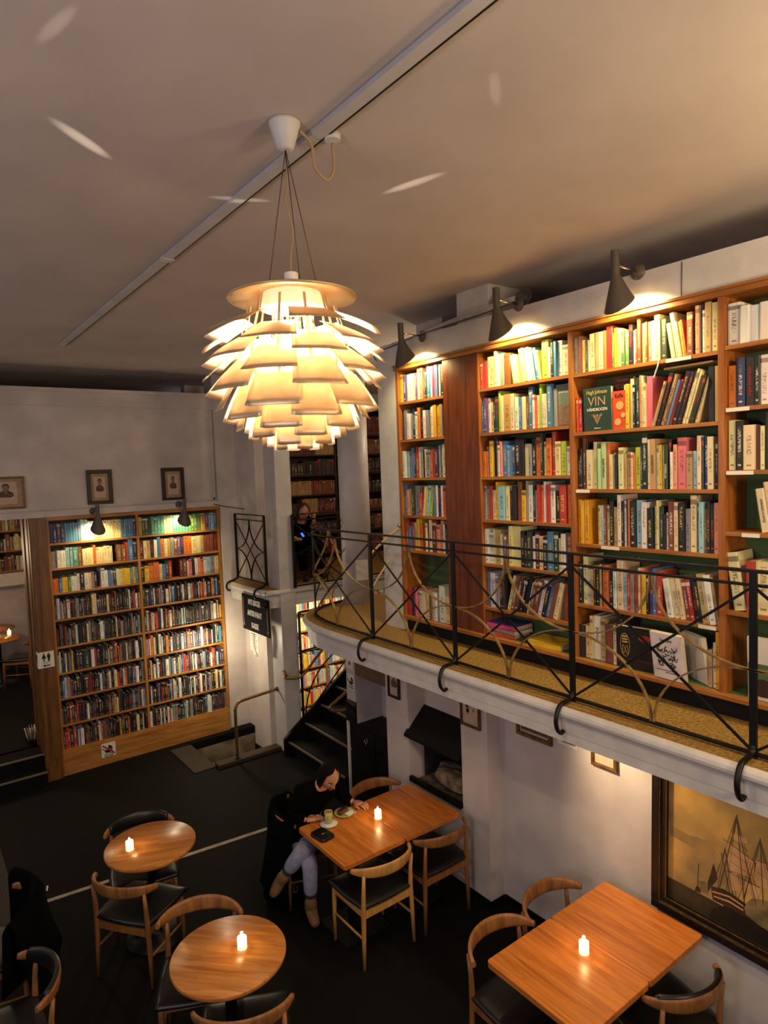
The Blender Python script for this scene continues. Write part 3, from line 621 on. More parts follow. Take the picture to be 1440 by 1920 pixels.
ROWS = {
 1: ["r24 B24 p14 t14 w14 c24 c24 n14 t14 w14 s14 w35 c34", "r28 b27 r28 c28 y29 o28 r28 c18 k18 c29 m39 h28 h29 w18 k18 s18", "b28 h27 t27 G28 s48 r26 /c18 /y18 /a28 /l28 b28 w18 k28 w18 o28 k17",
     "w27 a27 s17 b28 k17 r28 c28 s18 k17 w17 s37 r17 n17 m27 a18 v18 c38", "k17 s38 w27 s17 B28 w27 o28 k28 w27 s27 c18 w18 O28 O28 t28 s28", "y28 v28 w28 w28 c18 v18 c29 h29 n18 k18 b29 w19 v19 p19 b19 w19 k39"],
 2: [None, "b28 w38 w17 s27 k17 k28 /c28 /n28 /m28 /k28 /k28 /w17 /n28 /n28 /w28 /k27 /b27 /n28 /c28 n38 k28", "w28 w27 c18 t38 c17 s17 v17 n17 c29 c49 k28 k17 G28 w17 m28 c27 k27 b38 G28 c17 w28 n38",
     "s18 s17 r28 c27 O19 a48 c28 k17 k28 n29 y27 s19 w28 k18 s17 r18 o18 w19 r28 w28 k27 r38 o28", "o26 h17 v17 y28 k29 s18 w17 h18 b38 a17 b27 B17 k38 k28 c37 s17 k28 o38 k19 c17 o38 r29 c37 l37 w26",
     "b17 v28 w18 c27 k17 G28 l19 c18 t48 c28 w27 b17 c27 n17 b29 w17 o17 c17 l19 w17 c17 b29 s28 _7", "r17 r27 c48 e19 w18 s28 n38 \\c27 \\c17 \\y17 \\c28 \\w28 \\a18 \\b18 \\c17 l39 w17 k18 b18 w28 c37"],
 3: ["k26 c26 c18 w38 t28 n37 c17 k28 _20 _12 t16 w17 O19", "k27 c38 w26 t26 k17 k27 t17 k17 o37 k26 w26 c48 a26 r26 s26 n26 c17 h17 y26 k16 v27 b27 r37 \\w36 \\c36 \\c26 \\n26 \\r26 \\k26 \\k26 \\t37 \\w37 \\t17",
     "O28 O28 O38 _5 c17 c17 a17 n17 c27 k28 t27 w29 k18 w18 k18 o18 k38 a38 w38 k37 e17 c18 G27 k16 w16 n38 c28 k38 s27 c39 b18 a28 n17 k18 k28 h28",
     "k26 k17 n29 k18 c47 c28 k17 e27 e38 o28 c26 t16 k16 s16 c37 t16 t36 c16 o16 l37 B17 k39 c18 t38 w17 y27 c17 G27 k18 w16 h27 p58 t36 a26 c28 B18 B28 c38 k17 k17",
     "r16 r26 _17 _11 c17 y27 c28 k17 G28 h18 e18 c17 p38 /t17 /k28 /t28 /n18 /b17 /r17 /k28 /k28 /n18 /c18 /c18 /G17 /k17 /c17 k38 t28",
     "s28 n28 c17 y17 G17 w17 c48 t28 c38 o18 r49 g17 y28 c28 g27 g27 k28 w17 n17 n29 t28 n18 h28 w28 c39 G38 \\c27 \\c29 \\c17 \\y17 \\o17 n38 k17 t29 v19 w18 t39 c39"],
 4: ["_6 _30 w27 c38 n27 k28 c28", "\\c38 r27 c47 c37 c26 k28 c38 n27 c28 k28 t28 s28 n27 c28 w28 b27 k27 t28", "_8 \\c27 \\c38 \\k27 \\w27 \\o27 \\k27 \\c27 k28 n28 t28 w38 k28 b27 r28 c28 k28 o28", "c28 k28 c37 m17 c17 k39 k39 o28 c27 k16 c37 t28 b28 k38 c28 r27 w28 k28 t28 c38 G28",
     "o27 B28 k28 k18 w28 a18 c27 k27 c28 k27 v37 c27 k27 w28 t28 b28 k28 r27 c28 k28 n28", "w38 z27 z27 z27 z27 z27 z27 z27 z27 z27 z27 z27 z27 z27 t28 c28 k28 n28 w28"]}
BAYN = {1: 'bay left of brown panel', 2: 'bay right of brown panel', 3: 'broad middle bay', 4: 'bay at right edge'}
ALLB = []
for b in (1, 2, 3, 4):
    ns = len(SH[b])
    for s, row in enumerate(ROWS[b]):
        if row is None: continue
        z0 = SH[b][s]+(.0225 if s else .0015); z1 = SH[b][s+1] if s+1 < ns else TOPZ
        th = .30 if (b, s) == (3, 4) else (.26 if (b, s) == (2, 1) else .15)
        L = layout(row, BAY[b][0]-BAY[b][1], min(z1-z0, .375) if (b, s) != (1, 0) else z1-z0, th)
        for i, B in enumerate(L):
            B.update(bay=b, shelf=s, row=ns-s-(0 if b != 2 else 0), i=i, n=len(L)); B['in'] = rnd.uniform(.008, .03)
            B['M'] = book_matrix(B, (XF, BAY[b][0], z0), -pi/2)
            y = BAY[b][0]-B['x']; B['area'] = B['w']*B['h']/(XF**2+y*y) if y > 1.52 else 0; B['L'] = L; ALLB.append(B)
NFACE = 11
keep = sorted(ALLB, key=lambda B: -B['area'])[:300-NFACE]
for B in keep: B['big'] = 1
ORD = ['bottom', 'second', 'third', 'fourth', 'fifth', 'sixth', 'top']
NTH = ['first', 'second', 'third', 'fourth', 'fifth', 'sixth', 'seventh', 'eighth', 'ninth', 'tenth', 'eleventh', 'twelfth']
def nth(n):
    if n < 12: return NTH[n]
    return {12: 'thirteenth', 13: 'fourteenth', 14: 'fifteenth', 15: 'sixteenth', 16: 'seventeenth', 17: 'eighteenth', 18: 'nineteenth', 19: 'twentieth'}.get(n, str(n+1)+('st' if n == 20 else 'nd' if n == 21 else 'rd' if n == 22 else 'th'))
def shelfname(b, s):
    k = len(SH[b])-1-s
    return 'bottom shelf' if s == 0 else ('top shelf' if k == 0 else NTH[k]+' shelf down')
def label_for(B):
    L = B['L']; i = B['i']; c = B['code']; m = sorted(x['full'] for x in L)[len(L)//2]
    wd = lambda x: 'thick' if x['full'] > 1.35*m else ('thin' if x['full'] < .8*m else '')
    pl = '%s, %s' % (shelfname(B['bay'], B['shelf']), BAYN[B['bay']])
    nm = NAMEC[c]; ln = 'leaning ' if B['lean'] else ''
    same = [x for x in L if x['code'] == c]
    if len(same) == 1: return '%s%s%s book, only one that colour, %s' % (wd(B)+' ' if wd(B) else '', ln, nm, pl)
    s2 = [x for x in same if wd(x) == wd(B)]
    if len(s2) == 1 and wd(B): return 'only %s %s%s book, %s' % (wd(B), ln, nm, pl)
    a = NAMEC[L[i-1]['code']] if i else 'the left side'; z = NAMEC[L[i+1]['code']] if i+1 < len(L) else 'the right side'
    tri = [x for x in same if (NAMEC[L[x['i']-1]['code']] if x['i'] else 'the left side') == a and (NAMEC[L[x['i']+1]['code']] if x['i']+1 < len(L) else 'the right side') == z]
    if len(tri) == 1 and a != nm and z != nm: return '%s book between %s and %s, %s' % (nm, a, z, pl)
    k = same.index(B)
    return '%s%s book, %s such from left, %s' % (ln, nm, nth(k), pl)
SPECIAL = {}; TITLED = {(4, 2, 1), (4, 2, 0), (4, 2, 2), (4, 1, 5), (4, 4, 2), (3, 0, 3), (3, 3, 23), (3, 3, 8), (3, 3, 27), (3, 1, 20)}
for B in ALLB:
    if B.get('big'):
        o = one_book(B['M'], B['w'], B['h'], B['d'], B['code'], label_for(B), 'books on the balcony bookcase', (B['bay'], B['shelf'], B['i']) in TITLED); SPECIAL[(B['bay'], B['shelf'], B['i'])] = (o, B)
    else: rest_book(B['M'], B['w'], B['h'], B['d'], B['code'])
def spine_title(key, s, size, mname, sx=.8, off=.5, flip=0):
    if key not in SPECIAL: return
    o, B = SPECIAL[key]; a = pi/2
    text(s, size, (B['w']*.5, -.0008, B['h']*off), Euler((0, 0, 0)), mname, o, 'spine_title', sx=sx)
    t = o.children[-1]; t.rotation_euler = (Matrix.Rotation(-a if flip else a, 4, 'Y').inverted().to_euler()); 
    # read upwards: x -> +z, y -> -x (or downwards when flipped)
    m = Matrix(((0, -1, 0), (0, 0, -1), (1, 0, 0))) if not flip else Matrix(((0, 1, 0), (0, 0, -1), (-1, 0, 0)))
    t.rotation_euler = m.to_euler()
spine_title((4, 2, 1), 'PLASTIK IN THAILAND', .030, 'ink', .62)
spine_title((4, 2, 0), 'Kunst in Indonesien', .022, 'ink', .7)
spine_title((4, 2, 2), 'THE HARPOON', .020, 'ink_white', .7, flip=1)
spine_title((4, 1, 5), 'INDIA', .026, 'ink_white', .9, .68)
spine_title((4, 4, 2), 'English Stained Glass', .024, 'red_print', .75)
spine_title((3, 0, 3), 'VININE', .034, 'ink', .8, .6)
spine_title((3, 3, 23), 'GOLDSMITH', .022, 'ink', .9, .5)
spine_title((3, 3, 8), 'English Delftware', .020, 'ink', .85, .45, 1)
spine_title((3, 3, 27), 'PETTERSSON', .018, 'ink_white', .8, .4)
spine_title((3, 1, 20), '1002', .018, 'ink_white', .8, .5)
# books standing with the cover to the front, or lying flat
def face_book(w, h, t, code, loc, tilt, label, rz=-pi/2, yaw=0):
    """cover faces the room; origin at the foot of the cover, centre"""
    r = thing('book', label, 'book', loc, rz+yaw, 'books on the balcony bookcase'); r.rotation_euler = (-tilt, 0, rz+yaw)
    b = BK(); bc = lin(PAL[code]) if isinstance(code, str) else lin(code); tt = .003
    b.bx(-w/2, w/2, 0, tt, 0, h, bc); b.bx(-w/2, w/2, t-tt, t, 0, h, bc); b.bx(-w/2, -w/2+tt, 0, t, 0, h, bc)
    o = bpy.data.objects.new('cover', b.mesh('cover')); COL.objects.link(o); o.parent = r
    MB().box(-w/2+tt, w/2-.004, tt, t-tt, .003, h-.003).build('page_block', 'pages', r)
    return r
def ft(r, s, size, z, mname, sx=1, x=0, name='cover_title'): text(s, size, (x, -.001, z), (pi/2, 0, 0), mname, r, name, sx=sx)
def yb(b, x): return BAY[b][0]-x
z = SH[3][4]+.0225
r = face_book(.205, .275, .03, (34, 58, 48), (XF+.02, 2.725-.165, z), -.02, 'dark green wine handbook standing face out, second shelf down, broad middle bay')
ft(r, 'Hugh Johnson', .036, .245, 'gold_print', .75); ft(r, 'VIN', .082, .185, 'mat_board', 1.0); ft(r, 'HÅNDBOGEN', .028, .135, 'ink_white', .85); ft(r, 'Lademann', .012, .018, 'ink_white')
mb = MB()
for k in range(5): mb.tube([(-.03+.015*k, -.001, .105-.01*(k % 2)), (-.01+.005*k, -.001, .06), (0, -.001, .035)], .0012, 5)
for k in range(7): mb.tube([(-.035+.011*k+.006*cos(a), -.001, .1-.008*(k % 2)+.006*sin(a)) for a in [2*pi*j/8 for j in range(9)]], .0009, 4)
mb.build('cover_ornament', 'mat_board', r)
r = face_book(.15, .325, .03, (92, 36, 28), (XF+.10, 2.725-.30, z), -.02, 'dark red cookbook lettered MEXICO, standing behind the orange coffee book')
ft(r, 'MEXICO', .042, .268, 'mat_board', .85); ft(r, 'THE NEW', .022, .305, 'mat_board', .85)
r = face_book(.095, .235, .03, (210, 74, 34), (XF+.02, 2.725-.325, z), -.02, 'orange coffee book standing face out beside the dark green wine handbook')
ft(r, 'Kaffe', .036, .205, 'ink', .8)
mb = MB(); mb.prism(circ(.026, 18, .004, .145), -.002, -.0005, axis=1); mb.prism(circ(.022, 16, -.012, .045), -.002, -.0005, axis=1); mb.prism(circ(.016, 16, .026, .085), -.002, -.0005, axis=1); mb.build('cover_ornament', 'gold_print', r)
z = SH[3][0]+.0015
r = face_book(.25, .27, .035, (30, 26, 25), (XF+.02, 2.725-.43, z+.0), -.10, 'black book with a red oval, leaning face out on the bottom shelf, broad middle bay', yaw=.12)
mb = MB(); mb.prism(circ(1, 28, .055, .205, .04, .022), -.002, -.0005, axis=1); mb.build('cover_badge', 'red_print', r)
mb = MB(); mb.box(-.06, .10, -.002, -.0005, .05, .066); mb.build('cover_band', 'case_hall', r)
mb = MB(); mb.tube([(-.075+.03*cos(2*pi*k/24), -.001, .15+.075*sin(2*pi*k/24)) for k in range(25)], .0014, 4); mb.tube([(-.075+.018*cos(2*pi*k/24), -.001, .12+.03*sin(4*pi*k/24)) for k in range(25)], .0014, 4)
for k in range(3): mb.box(-.092, -.058, -.0015, -.0005, .165+.018*k, .175+.018*k)
mb.build('cover_ornament', 'gold_print', r)
r = face_book(.20, .285, .03, (232, 220, 214), (XF-.02, 2.725-.66, z), -.16, 'white book with a brown ornament, leaning face out on the bottom shelf', yaw=-.05)
ft(r, 'Selskabs', .026, .245, 'ink', .9); mb = MB(); mb.box(-.075, .06, -.0015, -.0005, .054, .058); mb.box(-.02, .06, -.0015, -.0005, .042, .046); rr = random.Random(3)
for sx in (-1, 1):
    for k in range(16):
        cx, cz, a0, rad = rr.uniform(.006, .062), rr.uniform(.09, .205), rr.uniform(0, 6), rr.uniform(.008, .02)
        mb.tube([(sx*(cx+rad*cos(a0+j*.5)*(1-j*.06)), -.0015, cz+rad*sin(a0+j*.5)*(1-j*.06)) for j in range(9)], [.0035-.0003*j for j in range(9)], 5)
mb.build('cover_ornament', 'case_hall', r)
r = face_book(.19, .28, .03, (214, 206, 190), (XF-.02+.0, 2.725-.76, z), -.16, 'pale grey book leaning behind the white ornament book on the bottom shelf', yaw=-.5); r.location.x += .10; r.location.y -= .02
z = SH[4][0]+.0015
r = face_book(.26, .34, .03, (226, 216, 200), (XF+.02, 1.748-.24, z), -.05, 'white garden book with a painted picture, face out on the lowest right shelf')
ft(r, 'G', .034, .295, 'ink', .9, -.095); ft(r, 'CEN', .034, .295, 'ink', .9, .075); ft(r, 'AL', .05, .235, 'mat_board', .9, .06); mb = MB(); mb.box(-.125, .125, -.0018, -.0005, .02, .2, 0); mb.prism(circ(1, 20, -.05, .07, .05, .05), -.003, -.0018, axis=1, mi=1); mb.prism(circ(1, 20, .055, .13, .05, .045), -.003, -.0018, axis=1, mi=2); mb.prism(circ(1, 14, .07, .06, .03, .03), -.003, -.0018, axis=1, mi=3)
mb.build('cover_picture', ['green_back', 'case_hall', 'ceramic_green', 'red_print'], r)
z = SH[2][5]+.0225
r = face_book(.12, .28, .03, (116, 130, 116), (XF+.04, BAY[2][1]+.07, z), -.02, 'grey-green photo book standing face out, second shelf down beside the broad bay')
ft(r, 'AMAZONAS', .018, .225, 'ink_white', .8); MB().box(-.058, .058, -.0018, -.0005, .01, .14).build('cover_picture', 'print_mid', r)
def flat_book(w, d, t, code, x, y, z, rz, label):
    r = thing('book', label, 'book', (x, y, z), rz, 'books on the balcony bookcase'); b = BK(); bc = lin(PAL[code]) if isinstance(code, str) else lin(code)
    b.bx(-w/2, w/2, 0, d, 0, .003, bc); b.bx(-w/2, w/2, 0, d, t-.003, t, bc); b.bx(-w/2, w/2, 0, .003, 0, t, bc)
    o = bpy.data.objects.new('cover', b.mesh('cover')); COL.objects.link(o); o.parent = r
    MB().box(-w/2+.004, w/2-.004, .004, d-.004, .003, t-.003).build('page_block', 'pages', r); return r
z = SH[2][0]+.0125
flat_book(.26, .2, .035, (210, 84, 50), XF+.015, 3.44, z, -pi/2+.12, 'orange-red book lying flat at the bottom of the stack beside the brown panel')
flat_book(.27, .2, .03, 's', XF+.012, 3.43, z+.0355, -pi/2-.05, 'grey book lying in the middle of the flat stack beside the brown panel')
r = flat_book(.28, .21, .034, (214, 62, 120), XF+.008, 3.43, z+.066, -pi/2+.05, 'pink and blue book lying on top of the stack beside the brown panel')
MB().box(-.14, .14, 0, .21, .034, .0365).build('cover_back', 'cover_blue', r)
flat_book(.28, .22, .04, 'y', XF+.0, 3.02, z, -pi/2+.1, 'yellow book lying flat on the bottom shelf behind the railing')
# the long narrow book lying across the leaning row
flat_book(.30, .19, .012, (214, 186, 120), XF+.03, 1.97, SH[3][5]-.035, -pi/2-.08, 'thin pale book lying across the leaning books, second shelf down, broad bay')
tag(MB().tube(catmull([(XF-.004, 2.125, 4.12), (XF-.02, 2.12, 4.09), (XF-.005, 2.145, 4.05), (XF-.002, 2.16, 4.02)], 5), .004, 6, flat=(1, .3)).build('bookmark_ribbon', 'paper'), 'pale ribbon hanging down from the top shelf, broad middle bay', 'ribbon')
# ---------------------------------------------------------------- back bookcase
bo = (2.5, 8.7, 0); bc_ = thing('bookcase', 'broad light wooden bookcase of paperbacks in the back wall beside the doorway', 'bookcase', bo)
Y0, Y1 = 8.58, 8.84; BZ = [.312, .615, .94, 1.25, 1.57, 1.90, 2.217, 2.515, 2.815]
for x in (1.44, 2.472, 3.556): MB().box(x, x+.03, Y0-.006, Y1, .27, 3.09).build('upright', 'case_back', bc_, off=bo)
MB().box(1.44, 3.586, Y0-.02, Y1, 0, .285).build('kick_board', 'case_shelf', bc_, off=bo); MB().box(1.42, 3.592, Y0-.02, Y1, 3.085, 3.128).build('cornice', 'case_shelf', bc_, off=bo, bev=.004)
MB().box(1.44, 3.586, Y1, Y1+.01, .27, 3.1).build('back_panel', 'case_hall', bc_, off=bo)
for z in BZ:
    for a, b in ((1.47, 2.472), (2.502, 3.556)): MB().box(a, b, Y0-.004, Y1, z-.024, z).build('shelf', 'case_shelf', bc_, off=bo)
BROW = {8: ("B38 B38 B38 B38 b28 b28 b28 b28 b28 b28 a39 a39 w28 w38 h38 h38 c28 c28 c28 c28 c28 c28 c28 c28 b28 b28 b28 b28 b28 B28", "t28 G28 G28 G28 q28 q28 q28 q28 e28 e28 e28 q28 q28 q28 q28 q28 g28 g28 g28 g38 t38 m28 b28 a28 b28"),
        7: ("s27 s27 w27 w27 w27 a38 a28 q48 n38 c27 c27 c27 c27 o28 c27 c27 c27 c27 c27 c27 _4 n47 n37 r28 b49 B38", "m28 c28 t28 k28 w28 b29 o28 c28 t28 s28 n28 v28 B28 o38 o28 c38 c38 t28 n28 n28 n28 m38"),
        6: ("o26 o26 b26 y26 y26 g26 w26 w26 w27 k37 w37 c27 s27 k27 _3 w38 w27 b27 b27 B27 c27 c27 y27 y27 y27 b27 y27 b27", "k27 y37 o38 o48 c27 b27 G28 r28 _6 m28 m38 c17 p28 k27 w28 h28 o27 w28 a38 s38 c38")}
def mixrow(n, wts): return ' '.join(rnd.choices(list(wts), list(wts.values()))[0]+rnd.choice('111223')+rnd.choice('6777788') for _ in range(n))
DK = dict(k=9, d=5, w=2.2, r=1.3, c=1.3, s=1.6, b=.9, n=1.2, o=.6, B=1.2, m=.7, y=.3, G=.9, a=.3); 
for s, z in enumerate(BZ):
    for h_, (a, b) in enumerate(((1.47, 2.472), (2.502, 3.556))):
        top = (BZ[s+1]-.024) if s < 8 else 3.085
        w8 = dict(DK); 
        if h_: w8['w'] = 4; w8['r'] = 2; w8['c'] = 2
        row = BROW[s][h_] if s in BROW else mixrow(46 if s > 0 else 42, w8)
        for B in layout(row, b-a, top-z, .15, (.11, .15) if s < 6 else (.15, .2)): B['in'] = rnd.uniform(.006, .02); rest_book(book_matrix(B, (a, Y0, z+.0005), 0), B['w'], B['h'], B['d'], B['code'])
# ---------------------------------------------------------------- bookcases in the hall and down in the basement room
def plain_case(name, label, o, x0, x1, y0, y1, z0, z1, zs, ups, mw, ms, mbk, rows, sparse=1):
    t = thing(name, label, 'bookcase', o)
    for x in ups: MB().box(x, x+.035, y0, y1, z0, z1).build('upright', mw, t, off=o)
    MB().box(x0, x1, y1, y1+.015, z0, z1).build('back_panel', mbk, t, off=o); MB().box(x0, x1, y0-.01, y1, z1, z1+.05).build('cornice', mw, t, off=o)
    for z in zs: MB().box(x0, x1, y0+.002, y1, z-.025, z).build('shelf', ms, t, off=o)
    for si, z in enumerate(zs):
        top = (zs[si+1] if si+1 < len(zs) else z1)-.025
        for a, b in zip(ups, ups[1:]):
            row = rows(si, a)
            if row is None: continue
            for B in layout(row, b-a-.035, top-z, .15, (.14, .2)): B['in'] = rnd.uniform(.004, .015); rest_book(book_matrix(B, (a+.035, y0, z+.0005), 0), B['w'], B['h'], B['d'], B['code'])
def setrow(si, a):
    r_ = random.Random(int(si*31+a*17)); out = []
    for k in range(r_.choice((2, 3, 3))):
        c = r_.choice('mmmnnnnttkddn'); h = r_.choice('678'); out += [c+'2'+h]*r_.randint(5, 11)
    return ' '.join(out)
plain_case('bookcase', 'dark brown bookcase of old bound volumes behind the stairwell, upper floor', (6, 9.4, ZB+.002), 4.15, 8.5, 9.33, 9.62, ZB+.002, 4.55, [2.2+.325*k for k in range(7)], [4.15, 5.02, 5.98, 6.12, 6.95, 7.8, 8.46], 'case_hall', 'case_hall', 'case_hall', lambda si, a: None if abs(a-5.98) < .01 else setrow(si, a))
plain_case('bookcase', 'brightly lit bookcase of colourful books behind and below the staircase', (6, 9.4, -.999), 4.05, 8.4, 9.33, 9.62, -.999, 1.75, [-.9+.31*k for k in range(8)], [4.05, 4.85, 5.65, 6.45, 7.25, 8.36], 'case_right', 'case_right_shelf', 'case_right', lambda si, a: mixrow(26, dict(w=4, c=4, y=2, r=2, h=2, b=1.5, k=1.5, a=1.5, o=1.5, t=1, s=1)))
plain_case('bookcase', 'bookcase with small compartments seen through the left doorway', (.6, 13.6, .341), -1.0, 1.95, 13.5, 13.75, 1.95, 3.39, [1.975+.36*k for k in range(4)], [-1.0, -.5, 0, .5, .98, 1.46, 1.915], 'case_back', 'case_shelf', 'case_hall', lambda si, a: mixrow(9, dict(n=3, t=3, k=2, w=1, m=2, c=1)))
struct(MB().box(-3, 2.2, 13.76, 13.9, .34, 3.4).box(2.2, 2.3, 8.9, 13.9, .34, 3.4), 'wall_left_room', 'plaster')
tag(MB().box(-1, 1.95, 13.35, 13.75, 1.72, 1.94).build('counter_front', 'white_paint'), 'pale band under the compartment bookcase in the room through the doorway', 'panel')
o = bpy.data.objects.new('book_rows', REST.mesh('book_rows')); COL.objects.link(o)
tag(o, 'rows of many smaller books packed on the shelves of all the bookcases', 'books', kind='stuff')
# wooden door post with the toilet signs, and the doorway
mb = MB(); mb.box(1.25, 1.44, 8.52, 9.0, 0, 3.13); mb.box(1.262, 1.30, 8.505, 8.52, 0, 3.13); mb.box(1.33, 1.43, 8.51, 8.52, 0.25, 3.1); mb.box(1.24, 1.25, 8.6, 8.72, .34, 3.13); mb.box(1.235, 1.25, 8.85, 9.0, .34, 3.13)
struct(mb, 'door_1', 'case_post')
# ---------------------------------------------------------------- tables
def pedestal(parent, x=0, y=0, h=.70, sq=0):
    mb = MB()
    if sq: mb.box(x-.2, x+.2, y-.2, y+.2, 0, .012); mb.box(x-.035, x+.035, y-.035, y+.035, .012, h); mb.box(x-.2, x+.2, y-.02, y+.02, h-.02, h+.004); mb.box(x-.02, x+.02, y-.2, y+.2, h-.02, h+.004)
    else: mb.lathe([(.22, 0), (.22, .01), (.06, .03), (.035, .06), (.035, h-.02), (.12, h-.01), (.12, h+.004)], (x, y, 0), 28)
    mb.build('pedestal', 'iron', parent)
def square_table(loc, label):
    t = thing('cafe_table', label, 'table', loc, 0, 'square oak tables')
    MB().prism(rrect(-.281, .281, -.335, .335, .022), .704, .74).build('tabletop', 'table_oak', t, bev=.003); pedestal(t, sq=1); return t
square_table((2.683, 4.17, 0), 'square oak table where the seated person rests a hand, beside the cup')
square_table((3.248, 4.17, 0), 'square oak table against the wall under the fireplace recess')
square_table((2.81, 2.235, 0), 'square oak table holding a candle, away from the ship painting')
square_table((3.374, 2.235, 0), 'square oak table pushed up to the wall under the ship painting')
def round_table(loc, rz, label):
    t = thing('cafe_table', label, 'table', loc, rz, 'round oak tables'); MB().lathe([(.0, .706), (.318, .706), (.332, .712), (.335, .72), (.335, .734), (.331, .74), (0, .74)], (0, 0, 0), 56).build('tabletop', 'table_oak_round', t); pedestal(t); return t
round_table((1.42, 5.06, 0), 1.15, 'round oak table with a candle beyond the white floor strip')
round_table((1.41, 3.575, 0), .75, 'round oak table with a candle, nearer of the two round ones')
# ---------------------------------------------------------------- chairs
CACHE = {}
def chair_parts(wd, padded):
    k = (wd, padded)
    if k in CACHE: return CACHE[k]
    P = []
    def add(n, mb, m): P.append((n, mb.mesh(n, m)))
    for s in (-1, 1):
        add('leg', MB().tube([(s*.228, -.205, 0), (s*.222, -.203, .22), (s*.215, -.2, .43), (s*.213, -.208, .58), (s*.216, -.222, .695)], [.0115, .0165, .019, .0155, .012], 10), wd)
        add('leg', MB().tube([(s*.225, .185, 0), (s*.222, .184, .22), (s*.218, .182, .36), (s*.216, .18, .445)], [.0115, .016, .019, .017], 10), wd)
    mb = MB()
    for s in (-1, 1): mb.bar([(s*.217, -.2, .405), (s*.218, .18, .405)], .045, .02, (1, 0, 0)); mb.tube([(s*.222, -.203, .22), (s*.222, .184, .22)], .009, 8)
    mb.bar([(-.215, -.2, .395), (.215, -.2, .395)], .05, .02, (0, 1, 0)); mb.bar([(-.217, .18, .41), (.217, .18, .41)], .045, .02, (0, 1, 0)); add('seat_frame', mb, wd)
    def seat(u, v):
        a = u*2-1; b = v*2-1; r = max(abs(a), abs(b)); ln = sqrt(a*a+b*b)+1e-9; q = .62*(r/ln)*1+.38 if r > 0 else 1
        x = a*(.72+.28*q)*.252*(1.0+.04*b); y = .01+b*(.72+.28*q)*.235
        z = .474-.02*(r**6)+.006*a*a-.004
        return (x, y, z)
    mb = MB(); mb.grid(seat, 18, 18); n = 19; lo = [(x*.97, (y-.01)*.97+.01, .435) for x, y, z in [mb.v[i] for i in range(n*n)]]
    mb.add(lo, [(j*n+i, (j+1)*n+i, (j+1)*n+i+1, j*n+i+1) for j in range(n-1) for i in range(n-1)], 0, True)
    rim = [i for i in range(n)]+[j*n+n-1 for j in range(1, n)]+[(n-1)*n+i for i in range(n-2, -1, -1)]+[j*n for j in range(n-2, 0, -1)]
    for a, c in zip(rim, rim[1:]+rim[:1]): mb.f.append([c, a, n*n+a, n*n+c]); mb.m.append(0); mb.sm.append(True)
    add('seat', mb, 'leather')
    A = 1.30
    def rail(grow, h0, h1, tmax, th, zc=.71):
        vs = []; seg = 12; K = 28
        for i in range(K+1):
            t = (i/K*2-1)*tmax; x = .262*sin(t*A)/sin(A); y = -.295+.165*(1-cos(t*A))/(1-cos(A)); tx = cos(t*A); ty = .165/(1-cos(A))*sin(t*A)/(.262/sin(A)) ; l = sqrt(tx*tx+ty*ty); nx, ny = ty/l, -tx/l
            w = max(0, 1-abs(t)**2.2); h = (h1+(h0-h1)*w)/2; tk = th*(1.0+.25*abs(t))
            if grow and abs(t) > tmax*.93: h *= .8; tk *= .7
            for k in range(seg):
                an = 2*pi*k/seg; c, s_ = cos(an), sin(an); c = abs(c)**.7*(1 if c > 0 else -1); s_ = abs(s_)**.8*(1 if s_ > 0 else -1)
                o_ = c*tk/2; z = s_*h
                vs.append((x+nx*(o_+grow)+0, y+ny*(o_+grow)-.10*z*(1-abs(t)*.5)*0-.12*z, zc+z+.008*w))
        mb = MB(); mb.add(vs, [(i*seg+k, i*seg+(k+1) % seg, (i+1)*seg+(k+1) % seg, (i+1)*seg+k) for i in range(K) for k in range(seg)], 0, True)
        mb.f += [list(range(seg))[::-1], [K*seg+k for k in range(seg)]]; mb.m += [0, 0]; mb.sm += [False, False]; return mb
    add('backrest', rail(0, .098, .034, 1.0, .022), wd)
    if padded: add('backrest_pad', rail(-.012, .112, .05, .80, .032, .716), 'leather')
    CACHE[k] = P; return P
def chair(loc, deg, wd, padded, label, group='oak elbow chairs'):
    t = thing('elbow_chair', label, 'chair', (loc[0], loc[1], 0), radians(deg), group)
    for n, me in chair_parts(wd, padded):
        o = bpy.data.objects.new(n, me); COL.objects.link(o); o.parent = t
        if n == 'backrest_pad': o['label'] = 'black leather pad on the backrest'
    return t
chair((2.695, 3.935), 0, 'chair_light', 0, 'palest blond wooden chair tucked at the near side of the square tables')
chair((3.262, 3.93), 0, 'chair_dark', 0, 'oak chair at the near side of the square tables, beside the white pilaster')
chair((3.245, 4.47), 180, 'chair_dark', 0, 'oak chair behind the square tables, under the chimney recess')
PC = (2.65, 4.78); PROT = -112
chair(PC, PROT, 'chair_dark', 0, 'oak chair the person in black sits on, coat over its back')
chair((2.74, 2.49), 180, 'chair_dark', 0, 'oak chair at the far side of the front right tables, nearer the room')
chair((3.26, 2.53), 180, 'chair_dark', 0, 'oak chair at the far side of the front right tables, against the wall')
chair((3.285, 1.95), -14, 'chair_dark', 1, 'black-padded chair at the near side of the table under the ship painting')
chair((1.26, 4.84), -54, 'chair_dark', 0, 'oak chair in front of the farther round table, facing it')
chair((1.41, 5.27), 168, 'chair_dark', 1, 'chair with a black padded back behind the farther round table')
chair((1.346, 3.89), 155, 'chair_dark', 0, 'oak chair between the two round tables, seat under the nearer one')
chair((1.385, 3.32), -26, 'chair_dark', 0, 'oak chair at the bottom edge in front of the nearer round table')
chair((.30, 4.14), 92, 'chair_dark', 1, 'black-padded chair at the lower left edge of the floor')
chair((.33, 4.98), 80, 'chair_dark', 0, 'chair at the left edge hidden under a black coat')
